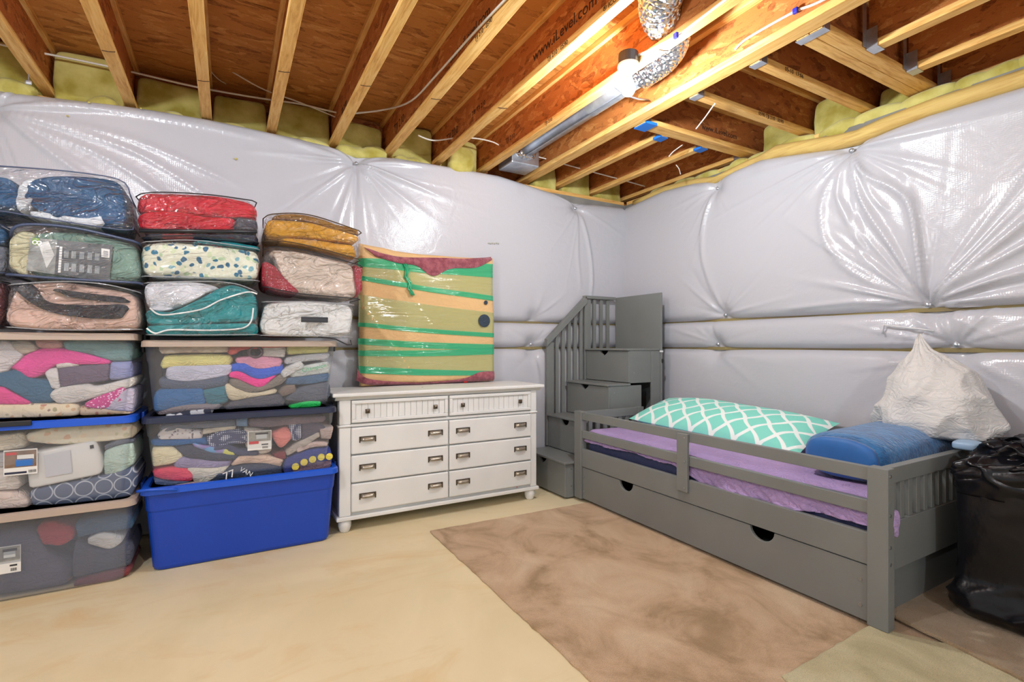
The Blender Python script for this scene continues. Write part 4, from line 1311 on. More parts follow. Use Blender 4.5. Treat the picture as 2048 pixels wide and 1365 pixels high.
# ================================================================ STORAGE TOTES
tote_clear = clear('clear_tote_plastic', (.99, .995, 1, 1), .11, rough=.22, bp=.05, bs=6, haze=S(196, 206, 226))
tote_clear_b = clear('hazy_tote_plastic', (.95, .965, .99, 1), .30, rough=.25, bp=.05, bs=6, haze=S(150, 160, 184))
tote_blue = mat('royal_blue_plastic', S(8, 62, 172), S(12, 66, 178), rough=.38, vs=3, bp=.03, bs=90)
lid_blue = mat('bright_blue_plastic', S(22, 84, 204), rough=.35)
lid_navy = mat('navy_plastic', S(36, 42, 68), rough=.35)
lid_taupe = mat('taupe_plastic', S(178, 160, 146), rough=.45)
latch_blk = mat('black_latch', S(30, 32, 40), rough=.4)
label_w = mat('label_white', S(228, 226, 222), rough=.5)
label_r = mat('label_red', S(206, 50, 56), rough=.5)
label_k = mat('label_black', S(34, 34, 38), rough=.5)
label_g = mat('label_photo_grey', S(128, 128, 120), S(164, 160, 150), rough=.5, vs=30)
label_b = mat('label_blue', S(44, 110, 190), rough=.5)
label_br = mat('label_brown', S(140, 112, 92), S(110, 88, 74), rough=.5, vs=30)
TYF, TYB = 3.205, 3.71


def tote(x0, x1, z0, z1, body_m, lid_m, label, dy=0.0, lid_under=False, latch=True):
    """tapered box with rim, lid with skirt and end latches; x0..x1 measured at the rim"""
    y0, y1 = TYF + dy, TYB + dy
    t = thing('storage_tote', ((x0 + x1) / 2, (y0 + y1) / 2, z0), label, 'tote')
    h = z1 - z0 - .034; zr = z0 + h
    def ring(s, z, ins):        # s: 0 bottom .. 1 rim
        k = (1 - s) * .030
        return rrect(x0 + k + ins, x1 - k - ins, y0 + k * .8 + ins, y1 - k * .8 - ins, .045, z, 6)
    lv = [(0, z0 + .001, .03), (0, z0 + .004, .010), (.03, z0 + .020, .004), (.74, z0 + h * .74, .004), (.76, z0 + h * .765, 0), (1, zr - .012, 0), (1, zr - .010, -.008), (1, zr, -.008)]
    outer = [ring(s, z, i) for s, z, i in lv]
    inner = [ring(s, max(z, z0 + .006), i + .004) for s, z, i in [(1, zr, .0), (.76, z0 + h * .765, 0), (.74, z0 + h * .74, .004), (.03, z0 + .022, .006), (0, z0 + .008, .03)]]
    see = body_m is not tote_blue
    b = link('body', MB().rings(outer, cap=False) if see else MB().rings(outer + inner), body_m, t, smooth=see)
    l0 = rrect
    lid = [rrect(x0 - .012, x1 + .012, y0 - .012, y1 + .012, .05, zr - .014, 6), rrect(x0 - .016, x1 + .016, y0 - .016, y1 + .016, .05, zr - .012, 6),
           rrect(x0 - .014, x1 + .014, y0 - .014, y1 + .014, .05, zr + .016, 6), rrect(x0 - .004, x1 + .004, y0 - .004, y1 + .004, .045, zr + .022, 6),
           rrect(x0 + .016, x1 - .016, y0 + .016, y1 - .016, .04, zr + .022, 6), rrect(x0 + .022, x1 - .022, y0 + .022, y1 - .022, .04, zr + .012, 6)]
    und = [rrect(x0 + .022, x1 - .022, y0 + .022, y1 - .022, .04, zr + .009, 6), rrect(x0 - .010, x1 + .010, y0 - .010, y1 + .010, .05, zr + .003, 6), lid[0]]
    link('lid', MB().rings(lid + und), lid_m, t, smooth=False)
    if latch:
        for xx, sg in ((x0 - .018, -1), (x1 + .018, 1)):
            a, c = sorted((xx, xx + sg * .014))
            link('latch', MB().box(a, c, (y0 + y1) / 2 - .08, (y0 + y1) / 2 + .08, zr - .045, zr + .020), latch_blk if lid_m not in (lid_blue,) else lid_m, t, bevel=.004)
    return t


RXa, RXb = -.385, .575           # right-hand stack, at the rims
TBm = tote(RXa, RXb, .001, .462, tote_blue, lid_blue, 'solid royal blue storage tote at the bottom of the stack beside the dresser')
TMm = tote(RXa + .005, RXb - .010, .4635, .835, tote_clear, lid_navy, 'clear tote with navy lid, middle of the stack beside the dresser')
TTm = tote(RXa + .003, RXb - .006, .8365, 1.236, tote_clear, lid_taupe, 'clear tote with taupe lid, topmost in the stack beside the dresser')
LXa, LXb = -1.37, -.425
LB = tote(LXa, LXb, .001, .428, tote_clear_b, lid_taupe, 'hazy tote with taupe lid standing on the floor at the far left', dy=-.03)
LM = tote(LXa + .01, LXb - .004, .4295, .850, tote_clear, lid_blue, 'clear tote with bright blue lid, middle of the far-left stack', dy=-.02)
LT = tote(LXa, LXb + .004, .8515, 1.270, tote_clear, lid_taupe, 'clear tote with taupe lid, topmost in the far-left stack', dy=-.02)
# dark latch bar in the front of the blue lid
p = at(28, 843, 'y', TYF - .04)
link('lid_clip', MB().box(p.x - .10, p.x + .062, TYF - .050, TYF - .037, .822, .846), latch_blk, LM, bevel=.003)
link('front_hook', MB().tube([(RXa - .022, TYF - .02, .448), (RXa + .02, TYF - .032, .452), (RXa + .10, TYF - .034, .446), (RXa + .15, TYF - .03, .436)], .008, 8), lid_blue, TBm, smooth=True)


def sticker(t, box, y, kind):
    """paper product label stuck on the tote front; box in photo pixels"""
    (ax, ay, bx, by) = box
    p = at(ax, ay, 'y', y); q = at(bx, by, 'y', y)
    x0, x1, z1, z0 = p.x, q.x, p.z, q.z
    w, h = x1 - x0, z1 - z0
    R = lambda a, b, c, d, yy: MB().box(x0 + w * a, x0 + w * b, y - yy - .0008, y - yy, z0 + h * c, z0 + h * d)
    s = link('label_sticker', R(0, 1, 0, 1, 0), label_w, t)
    if kind == 'blue':
        link('label_photo', R(.03, .97, .30, .95, .001), label_br, s); link('label_photo', R(.36, .86, .34, .62, .002), label_b, s)
        link('label_photo', R(.40, .90, .60, .78, .002), label_w, s)
        link('label_logo', R(.06, .38, .80, .90, .002), label_r, s); link('label_footer', R(.03, .68, .05, .13, .001), lid_navy, s)
        n0 = .74
    else:
        link('label_photo', R(.05, .97, .45, .97, .001), label_g, s)
        link('label_photo', R(.32, .86, .80, .90, .002), label_k, s); link('label_photo', R(.36, .80, .58, .80, .0025), mat('label_pale', S(186, 190, 192)), s)
        if kind == 'logo': link('label_logo', R(.06, .46, .33, .47, .002), label_r, s)
        link('label_text_bar', R(.58, .86, .24, .30, .001), label_k, s)
        n0 = .62
    for k in range(6):
        link('barcode_bar', R(n0 + k * .04, n0 + k * .04 + .02, .06, .17, .001), label_k, s)


sticker(LM, (7, 902, 75, 947), TYF - .003, 'blue')
sticker(LB, (-12, 1097, 42, 1143), TYF - .012, 'plain')
sticker(TMm, (495, 864, 543, 898), TYF + .019, 'logo')

# ---- what is packed inside ------------------------------------------------------
seed = [500]


def packed(zoom, top, bot, m, name, label, cat='clothing', y=None, depth=.36, group=None, **k):
    """soft folded thing; outlines measured on an enlargement: zoom=(px0,py0,scale)"""
    seed[0] += 7
    y = TYF + .048 if y is None else y
    f = lambda q: (lambda p: (p.x, p.z))(at(zoom[0] + q[0] * zoom[2], zoom[1] + q[1] * zoom[2], 'y', y))
    kw = dict(noise=.0035, e=.22, nf=(10, 40), nu=26, nv=26, flow=.010, pad=.005, endr=16); kw.update(k)
    o = link(name, band([f(q) for q in top], [f(q) for q in bot], y, y + depth, seed[0], **kw), m, smooth=True)
    return tag(o, label, cat, group)


C = lambda n, r, g, b: cloth(n, r, g, b)
plaid = spotcloth('beige_plaid', S(196, 178, 164), [S(176, 156, 144), S(214, 200, 188)], 18, .4, 0.0)
flor = spotcloth('cream_floral', S(226, 210, 178), [S(190, 130, 110), S(170, 160, 120), S(150, 120, 110), S(206, 170, 130)], 34, .30)
flor2 = spotcloth('ivory_floral', S(228, 220, 200), [S(222, 186, 160), S(206, 200, 170), S(230, 212, 190)], 26, .34)
dots = spotcloth('navy_dots', S(62, 70, 108), [S(226, 228, 236)], 105, .34, 0.0)
spots = spotcloth('white_spotted', S(214, 208, 210), [S(110, 100, 110), S(160, 150, 160)], 50, .26)
magn = spotcloth('magenta_lace', S(196, 44, 130), [S(238, 214, 232), S(228, 190, 218)], 80, .30)
ringc = ringcloth('slate_rings', S(84, 96, 122), S(196, 202, 212), 13.0, .46, .05)
bandana = spotcloth('bandana_check', S(60, 64, 84), [S(220, 222, 230), S(60, 64, 84)], 24, .5)

A = (290, 670, .19043)     # upper tote beside the dresser
G1 = 'clothes in the top tote beside the dresser'
def a(top, bot, m, label, name='folded_garment', cat='clothing', **k): return packed(A, top, bot, m, name, label, cat, group=G1, **k)
a([(150, 92), (500, 86), (880, 90)], [(150, 200), (380, 188), (880, 182)], plaid, 'beige plaid shirt, top left in the taupe-lidded tote beside the dresser', 'folded_shirt', layers=2)
a([(890, 120), (1000, 92), (1500, 88)], [(870, 215), (960, 200), (1060, 150), (1500, 128)], C('coral', 226, 104, 100), 'coral cloth under the taupe lid of the tote beside the dresser')
a([(1235, 130), (1480, 132)], [(1235, 222), (1470, 236)], C('offwhite', 226, 218, 214), 'folded off-white towel next to a dark ring in the top tote', 'folded_towel', layers=2)
a([(1500, 96), (1700, 80), (1930, 78)], [(1500, 208), (1700, 196), (1930, 184)], C('lemon', 226, 222, 142), 'lemon yellow towel, top right in the taupe-lidded tote beside the dresser', 'folded_towel')
a([(180, 228), (560, 208), (910, 218)], [(165, 372), (300, 336), (910, 312)], C('butter', 240, 230, 148), 'thick pale yellow towel, left in the top tote beside the dresser', 'folded_towel', layers=1)
a([(215, 420), (310, 326), (850, 316), (910, 345)], [(225, 465), (480, 494), (830, 430), (910, 372)], C('lavwhite', 204, 204, 226), 'pale lavender sheet folded below the yellow towel', 'folded_sheet')
a([(150, 440), (230, 470), (480, 500), (830, 434), (880, 420)], [(150, 560), (480, 572), (720, 556), (870, 520)], C('slate1', 86, 98, 122), 'slate garment under the pale lavender sheet')
a([(92, 640), (180, 576), (400, 570), (620, 566)], [(92, 820), (300, 776), (500, 742), (640, 735)], C('blue1', 44, 108, 168), 'blue garment at the lower left of the top tote beside the dresser')
a([(600, 590), (720, 560), (850, 528)], [(650, 732), (780, 735), (870, 700)], C('teal1', 56, 122, 142), 'teal garment tucked beside the blue one in the top tote')
a([(130, 800), (450, 740), (800, 735)], [(120, 845), (450, 800), (790, 775)], C('taupe0', 140, 130, 136), 'thin grey-taupe garment above the checked bandana')
a([(210, 845), (440, 806), (710, 772)], [(220, 868), (440, 850), (710, 824)], bandana, 'black and white checked bandana at the tote bottom', 'bandana')
a([(960, 244), (1200, 230), (1445, 258)], [(960, 292), (1180, 356), (1430, 334)], C('pinkt', 236, 160, 188), 'fluffy light pink towel in the middle of the top tote', 'folded_towel')
a([(895, 322), (1050, 300), (1200, 362), (1455, 300)], [(900, 398), (1000, 384), (1195, 462), (1450, 392)], C('royal', 42, 96, 220), 'royal blue garment sagging under the pink towel')
a([(880, 412), (985, 388), (1195, 468), (1390, 418)], [(885, 440), (1000, 472), (1180, 550), (1290, 506)], C('hotpink', 255, 52, 158), 'hot pink garment sagging under the royal blue one')
a([(890, 462), (1010, 484), (1180, 556), (1300, 500), (1420, 410)], [(895, 532), (1000, 570), (1120, 606), (1400, 530), (1500, 440)], C('taupe1', 134, 124, 114), 'taupe trousers below the hot pink garment')
a([(838, 560), (880, 520), (1100, 616), (1380, 572)], [(862, 640), (930, 692), (1100, 660), (1385, 606)], C('cream1', 226, 212, 182), 'cream garment with folded edge below the taupe trousers', layers=1)
a([(880, 722), (1100, 668), (1450, 622)], [(840, 790), (1100, 765), (1470, 750)], C('char1', 84, 84, 96), 'charcoal garment along the bottom of the top tote')
a([(1425, 400), (1520, 330), (1640, 268)], [(1460, 458), (1560, 400), (1672, 336)], C('white2', 220, 219, 217), 'rolled white garment beside the logo shirt', depth=.30, y=TYF + .042)
a([(1480, 248), (1700, 214), (1940, 192)], [(1480, 312), (1700, 276), (1930, 254)], C('palegrey', 206, 206, 212), 'pale grey shirt folded below the lemon towel', 'folded_shirt', layers=2)
ch = a([(1530, 388), (1700, 330), (1940, 284)], [(1530, 446), (1700, 430), (1940, 398)], C('white3', 216, 221, 217), 'white shirt with green script lettering folded in the top tote', 'folded_shirt')
f = lambda x, yv, yy: at(A[0] + x * A[2], A[1] + yv * A[2], 'y', yy)
o_, r_ = f(1650, 394, TYF + .034), f(1900, 338, TYF + .034)
link('lettering', text_mesh('Champion', .034, o_, r_ - o_, (0, 0, 1)), mat('green_print', S(70, 182, 122), rough=.7), ch)
a([(1490, 462), (1700, 440), (1940, 408)], [(1480, 520), (1700, 516), (1930, 482)], C('denim', 74, 108, 144), 'denim-blue garment below the lettered shirt')
a([(1410, 596), (1480, 540), (1575, 528)], [(1440, 650), (1510, 622), (1585, 590)], C('umber', 132, 116, 106), 'brown rolled garment in the lower right of the top tote')
a([(1560, 600), (1700, 540), (1940, 490)], [(1480, 690), (1700, 704), (1880, 690), (1950, 640)], C('steel', 96, 102, 116), 'steel grey sweatshirt at the lower right of the top tote', 'folded_sweatshirt')
a([(1530, 752), (1700, 706), (1850, 708)], [(1530, 768), (1700, 762), (1850, 746)], C('green1', 44, 218, 106), 'bright green garment in the bottom right corner of the top tote')
rp = f(1160, 182, TYF + .055)
mb = MB(); n = 26
mb.tube([(rp.x + .034 * math.cos(2 * math.pi * k / n), rp.y, rp.z + .030 * math.sin(2 * math.pi * k / n)) for k in range(n + 1)], .008, 8)
tag(link('ring_strap', mb, mat('brown_vinyl', S(84, 60, 68), rough=.3), smooth=True), 'dark brown ring-shaped strap between coral cloth and white towel', 'strap')

B = (290, 820, .19043)     # middle tote beside the dresser
G2 = 'clothes in the navy-lidded tote'
def b(top, bot, m, label, name='folded_garment', cat='clothing', **k): return packed(B, top, bot, m, name, label, cat, group=G2, y=k.pop('y', TYF + .048), **k)
b([(150, 150), (600, 118), (950, 96)], [(150, 244), (400, 205), (700, 190), (960, 175)], C('greyb', 122, 128, 146), 'grey garment under the left half of the navy lid')
b([(965, 92), (1070, 80)], [(965, 168), (1070, 178)], C('skyb', 122, 156, 196), 'light blue cloth showing under the middle of the navy lid')
b([(1085, 100), (1500, 82), (1900, 70)], [(1085, 178), (1300, 182), (1510, 160), (1900, 126)], C('mauveb', 134, 118, 130), 'mauve grey garment under the right half of the navy lid')
b([(130, 270), (260, 176), (480, 214), (600, 222)], [(140, 306), (350, 312), (560, 304), (600, 280)], spots, 'white cloth with dark spots in the navy-lidded tote')
b([(610, 214), (800, 190), (950, 178)], [(600, 262), (800, 222), (950, 200)], C('creamb', 222, 212, 196), 'narrow cream cloth above the polka-dot garment')
b([(60, 326), (400, 318), (640, 296)], [(70, 380), (300, 376), (500, 360), (660, 372)], C('blueb', 42, 104, 168), 'bright blue shirt at the left of the navy-lidded tote', 'folded_shirt')
b([(640, 300), (780, 236), (920, 206), (1080, 240)], [(660, 372), (740, 398), (900, 366), (1080, 356)], dots, 'navy garment with white polka dots beside the product label')
b([(1040, 190), (1180, 200), (1330, 260)], [(1060, 400), (1200, 470), (1330, 440)], C('creamb2', 222, 212, 202), 'cream garment behind the product label of the middle tote', y=TYF + .062)
b([(1340, 252), (1480, 192), (1530, 250)], [(1345, 290), (1430, 402), (1535, 300)], C('coralb', 236, 142, 134), 'coral fluffy cloth right of the product label')
b([(1512, 150), (1575, 126), (1640, 140)], [(1545, 320), (1590, 336), (1645, 300)], dots, 'small polka-dot cloth hanging beside the coral one')
b([(1648, 140), (1800, 122), (1900, 200)], [(1648, 330), (1760, 276), (1880, 214)], C('plumb', 92, 86, 104), 'dark plum garment in the upper right of the navy-lidded tote')
b([(1480, 446), (1640, 330), (1800, 248), (1840, 258)], [(1490, 492), (1660, 400), (1800, 300), (1840, 296)], C('beigeb', 192, 182, 172), 'beige strap-like garment crossing the right of the navy-lidded tote')
b([(1590, 428), (1720, 352), (1920, 350)], [(1600, 450), (1750, 398), (1920, 378)], C('blush', 218, 194, 188), 'pale blush sleeve near the right end of the navy-lidded tote')
b([(1836, 200), (1980, 182)], [(1856, 300), (1950, 312)], C('blushs', 194, 174, 168), 'blush crumpled cloth in the top right corner of the navy-lidded tote')
b([(72, 400), (260, 392), (330, 430), (400, 490)], [(80, 606), (180, 590), (280, 570), (395, 508)], C('creamk', 236, 226, 190), 'cream knitted garment at the left end of the navy-lidded tote', 'folded_sweater')
b([(280, 386), (500, 380), (700, 450), (985, 488)], [(405, 492), (520, 520), (700, 540), (990, 528)], C('charb', 74, 80, 98), 'charcoal garment in the middle of the navy-lidded tote')
b([(490, 350), (690, 396), (950, 428)], [(505, 378), (700, 448), (950, 482)], spotcloth('tie_dye', S(150, 152, 196), [S(110, 160, 210), S(206, 206, 110), S(150, 130, 190)], 16, .5), 'multicoloured tie-dye band across the charcoal garment', y=TYF + .043)
b([(700, 405), (860, 372), (1000, 420), (1200, 444)], [(700, 440), (860, 425), (985, 478), (1200, 474)], C('navyb', 78, 86, 118), 'navy garment below the polka dots in the middle tote')
b([(320, 545), (430, 502), (700, 545), (930, 545)], [(300, 606), (430, 614), (700, 604), (890, 586)], C('lavb', 162, 152, 190), 'lavender knitted garment in the navy-lidded tote', 'folded_sweater')
b([(930, 560), (1010, 492), (1250, 488), (1460, 534)], [(905, 592), (1050, 566), (1250, 566), (1435, 606)], C('peachb', 236, 204, 182), 'peach garment folded double in the navy-lidded tote', layers=2)
b([(1345, 470), (1470, 450)], [(1385, 522), (1482, 514)], C('maroonb', 132, 58, 62), 'small maroon cloth beside the peach garment')
b([(80, 652), (250, 616), (430, 622), (500, 694)], [(90, 696), (200, 736), (350, 754), (494, 748)], C('redb', 236, 66, 98), 'bright red garment at the lower left of the navy-lidded tote')
b([(430, 622), (500, 610), (700, 615), (885, 592)], [(510, 772), (640, 766), (720, 720), (835, 642)], C('creamc', 226, 221, 206), 'cream garment between the red and the printed navy shirt')
b([(95, 720), (240, 762), (480, 762)], [(100, 776), (250, 795), (420, 782)], C('tealg', 94, 112, 146), 'blue-grey garment under the bright red one')
b([(300, 806), (450, 780), (640, 772)], [(280, 826), (450, 806), (600, 788)], C('pinkg', 208, 184, 178), 'thin pinkish cloth at the bottom of the navy-lidded tote')
ny_ = b([(700, 730), (840, 642), (950, 594), (1250, 574), (1440, 612)], [(660, 772), (850, 752), (1000, 738), (1250, 718), (1450, 700)], C('navyp', 62, 72, 94), 'dark navy shirt with white varsity letters in the middle tote', 'folded_shirt')
f = lambda x, yv, yy: at(B[0] + x * B[2], B[1] + yv * B[2], 'y', yy)
for (x, y_, s, t, dx, dy_) in ((835, 742, .060, '77', .9, .30), (985, 640, .036, 'VAN', .8, -.55)):
    link('lettering', text_mesh(t, s, f(x, y_, TYF + .030), (dx, 0, dy_), (-dy_, 0, dx)), white_plastic, ny_)
fl = b([(1470, 530), (1700, 436), (1960, 396)], [(1460, 690), (1700, 656), (1965, 606)], C('indigo', 62, 74, 150), 'indigo garment with yellow scalloped trim at the right of the middle tote')
sc = MB()
for k, (x, y_) in enumerate(((1580, 598), (1670, 552), (1760, 522), (1850, 498), (1935, 492))):
    p = f(x, y_, TYF + .036); sc.lathe([(.0005, 0), (.021, 0), (.020, -.005), (.0005, -.007)], (p.x, p.y, p.z), 16, 'y')
link('scalloped_trim', sc, C('yellowtrim', 240, 222, 96), fl)
b([(1560, 612), (1750, 565), (1950, 530)], [(1560, 650), (1750, 640), (1950, 600)], C('umberb', 120, 100, 116), 'brown-plum cloth below the yellow scallops', y=TYF + .040, depth=.05)

Dz = (0, 660, .1416)       # upper tote of the far-left stack
yl = TYF + .026
G3 = 'clothes in the top tote of the far-left stack'
def d(top, bot, m, label, name='folded_garment', cat='clothing', **k): return packed(Dz, top, bot, m, name, label, cat, group=G3, y=k.pop('y', yl), **k)
d([(-500, 180), (0, 140), (160, 190), (310, 345)], [(-500, 640), (0, 612), (130, 530), (300, 372)], C('lilwhite', 216, 207, 208), 'pale lilac white sheet at the left edge of the top tote', 'folded_sheet', nu=36)
d([(150, 180), (360, 150), (500, 262)], [(180, 226), (300, 332), (490, 280)], C('beiged', 194, 180, 164), 'beige cloth beside the pale sheet in the far-left top tote')
d([(490, 122), (660, 104), (850, 150)], [(510, 244), (680, 262), (860, 244)], C('dusty', 194, 142, 136), 'dusty pink cloth under the lid of the far-left top tote')
d([(870, 176), (1300, 116), (1880, 200)], [(900, 262), (1250, 340), (1560, 436), (1870, 440)], C('seafoam', 112, 150, 152), 'sea-green garment in the upper right of the far-left top tote')
d([(100, 548), (340, 370), (520, 282), (900, 272), (1560, 446)], [(330, 622), (450, 684), (640, 608), (800, 500), (1200, 486), (1560, 474)], C('pinkd', 240, 70, 160), 'vivid pink garment spread across the far-left top tote', nu=36)
d([(-400, 660), (0, 610), (250, 572), (440, 690), (720, 720)], [(-400, 860), (0, 800), (240, 920), (420, 1040), (760, 1034)], C('tealblue', 46, 98, 132), 'teal blue garment below the vivid pink one', nu=36)
d([(805, 545), (1180, 514), (1550, 490)], [(835, 812), (1180, 752), (1530, 706)], C('plumbox', 108, 92, 114), 'stiff plum folded sheet in the far-left top tote', 'folded_sheet', e=.15, flow=0, noise=.001)
d([(640, 612), (700, 556), (800, 540)], [(725, 830), (790, 836), (830, 826)], C('whited', 220, 215, 214), 'white cloth left of the plum sheet')
d([(790, 496), (960, 474), (1100, 486)], [(800, 536), (960, 520), (1100, 504)], C('whited2', 224, 216, 210), 'thin white edge of cloth above the plum sheet')
d([(1565, 460), (1850, 450)], [(1545, 700), (1700, 690), (1850, 668)], C('peri', 152, 158, 206), 'periwinkle garment right of the plum sheet')
d([(670, 960), (800, 838), (1190, 756), (1380, 800), (1890, 664)], [(790, 1034), (1000, 1036), (1300, 962), (1600, 860), (1880, 792)], C('whitelong', 218, 213, 208), 'long white folded cloth across the right of the far-left top tote', nu=36)
d([(1190, 1060), (1450, 910), (1700, 812), (1770, 830)], [(1195, 1082), (1400, 1112), (1560, 1090), (1720, 990)], magn, 'magenta and white patterned cloth in the far-left top tote')
d([(1730, 870), (1800, 830), (1870, 852)], [(1480, 1120), (1650, 1150), (1860, 1160)], C('lilruffle', 194, 188, 208), 'lilac white ruffled cloth at the lower right of the far-left top tote')
d([(-400, 860), (0, 806), (120, 866), (420, 1036)], [(-400, 1080), (0, 1050), (200, 1046), (410, 1044)], C('pinkd2', 234, 66, 146), 'pink garment at the left edge above the floral cloth')
d([(-400, 1060), (400, 1052), (1100, 1054)], [(-400, 1260), (400, 1240), (1100, 1214)], flor, 'cream floral blanket along the bottom of the far-left top tote', 'folded_blanket', layers=2, nu=36)
d([(1110, 1090), (1450, 1120), (1850, 1172)], [(1110, 1214), (1450, 1200), (1850, 1184)], spotcloth('beige_floral', S(206, 182, 152), [S(176, 120, 100), S(150, 130, 110)], 40, .3), 'beige patterned cloth beside the cream floral blanket')

Ez = (0, 640, .425)        # middle tote of the far-left stack
G4 = 'linens in the middle tote of the far-left stack'
def e_(top, bot, m, label, name='folded_linen', cat='linen', **k): return packed(Ez, top, bot, m, name, label, cat, group=G4, y=k.pop('y', yl + .004), **k)
e_([(-150, 560), (0, 545), (105, 532)], [(-150, 625), (0, 616), (112, 604)], C('creame', 224, 212, 192), 'cream rolled linen at the left edge of the middle tote')
e_([(115, 540), (300, 498), (632, 486)], [(118, 572), (300, 586), (632, 560)], flor2, 'ivory floral sheet folded under the blue lid', 'folded_sheet', layers=2)
pk = e_([(118, 636), (300, 600), (458, 566)], [(128, 798), (300, 762), (482, 724)], mat('pack_paper', S(220, 218, 216), rough=.35), 'white boxed sheet set in a clear sleeve, middle tote', 'sheet_package', 'package', e=.12, noise=.0008, flow=0, y=yl - .004)
f = lambda x, yv, yy: at(x * .425, 640 + yv * .425, 'y', yy)
for (q, m, nm) in (([(205, 640), (330, 612), (340, 720), (215, 742)], mat('pack_window', S(196, 198, 206), rough=.3), 'window'), ([(422, 592), (440, 588), (442, 604), (424, 608)], label_k, 'printed_mark')):
    link(nm, MB().add([f(x, y_, yl - .010) for x, y_ in q] + [f(x, y_, yl - .008) for x, y_ in q], [(3, 2, 1, 0), (4, 5, 6, 7), (0, 1, 5, 4), (1, 2, 6, 5), (2, 3, 7, 6), (3, 0, 4, 7)]), m, pk)
e_([(490, 622), (560, 590), (624, 576)], [(488, 738), (560, 724), (628, 676)], C('mint', 188, 210, 200), 'pale mint linen at the right of the middle tote')
e_([(130, 806), (300, 772), (482, 736), (640, 690)], [(138, 880), (300, 868), (480, 852), (632, 832)], ringc, 'slate blanket with pale ring print, middle far-left tote', 'folded_blanket', flow=.001)
e_([(-150, 640), (0, 630), (115, 618)], [(-150, 700), (0, 694), (118, 684)], C('greye', 190, 186, 188), 'grey white linen behind the blue product label', y=yl + .010)
e_([(-150, 704), (0, 700), (60, 704), (90, 780)], [(-150, 812), (0, 806), (80, 800)], C('creame2', 228, 218, 212), 'cream fluffy linen under the product label')
e_([(-150, 830), (0, 816), (90, 826), (132, 868)], [(-150, 905), (0, 894), (130, 884)], C('blushe', 228, 208, 198), 'blush fluffy linen at the lower left of the middle tote')
e_([(490, 600), (560, 570), (630, 566)], [(490, 616), (560, 586), (630, 572)], C('slatee', 110, 116, 132), 'thin slate linen edge above the mint one')

G5 = 'clothes in the floor tote of the far-left stack'
yb = TYF + .018
def f_(top, bot, m, label, **k): return packed(Ez, top, bot, m, 'folded_garment', label, 'clothing', group=G5, y=k.pop('y', yb), **k)
f_([(-150, 1020), (100, 985), (160, 975)], [(-150, 1320), (100, 1290), (330, 1250)], C('slatef', 96, 98, 116), 'large slate garment filling the left of the hazy floor tote', y=yb + .012)
f_([(165, 985), (230, 950), (345, 985)], [(200, 1064), (280, 1068), (340, 1034)], C('redf', 190, 52, 56), 'dark red garment showing through the hazy floor tote')
f_([(350, 960), (480, 925), (622, 915)], [(360, 1030), (480, 1000), (622, 985)], C('bluef', 72, 108, 138), 'muted blue garment at the upper right of the hazy floor tote')
f_([(410, 1040), (480, 1008), (575, 1030)], [(412, 1050), (510, 1082), (572, 1046)], C('whitef', 240, 236, 230), 'small white folded cloth near the right of the hazy floor tote', y=yb - .004)
f_([(345, 1040), (480, 1085), (620, 1050)], [(335, 1225), (480, 1190), (615, 1160)], C('charf', 84, 88, 104), 'charcoal garment in the right half of the hazy floor tote')
f_([(350, 1235), (480, 1198), (612, 1170)], [(340, 1262), (480, 1238), (606, 1206)], C('maroonf', 136, 66, 70), 'maroon garment along the bottom of the hazy floor tote')

# dark filling at the back of the clear totes
for (x0, x1, z0, z1, lab) in ((RXa + .05, RXb - .06, .875, 1.185, 'top tote beside the dresser'), (RXa + .05, RXb - .06, .50, .785, 'navy-lidded tote'), (LXa + .06, LXb - .05, .89, 1.22, 'far-left top tote'), (LXa + .06, LXb - .05, .47, .80, 'far-left middle tote'), (LXa + .06, LXb - .05, .04, .38, 'hazy floor tote')):
    o = link('folded_blanket', band([(x0, z1), (x1, z1)], [(x0, z0), (x1, z0)], TYF + .30, TYB - .06, int(x0 * 100 + z0 * 77) + 900, e=.2, noise=.006, layers=4), C('grey_fill', 104, 108, 124), smooth=True)
    tag(o, 'grey blanket packed at the back of the ' + lab, 'blanket')

# ================================================================ COMFORTER BAGS
vinyl = clear('clear_vinyl', (.98, .985, 1, 1), .03, rough=.11, bp=1.0, bs=6, dist=2.0, haze=S(225, 230, 240), detail=3, ridged=True, bdist=.05, st=(.8, 1, 1.8), ior=1.65)
pipe_k = mat('black_piping', S(34, 34, 40), rough=.35)
pipe_n = mat('navy_piping', S(62, 74, 104), rough=.35)
pipe_c = clear('clear_piping', (.9, .92, .95, 1), .35, rough=.1, bp=0, haze=S(190, 194, 200))
Z2 = (240, 360, .25391); Z1 = (0, 300, .29304)
YB0 = 3.150


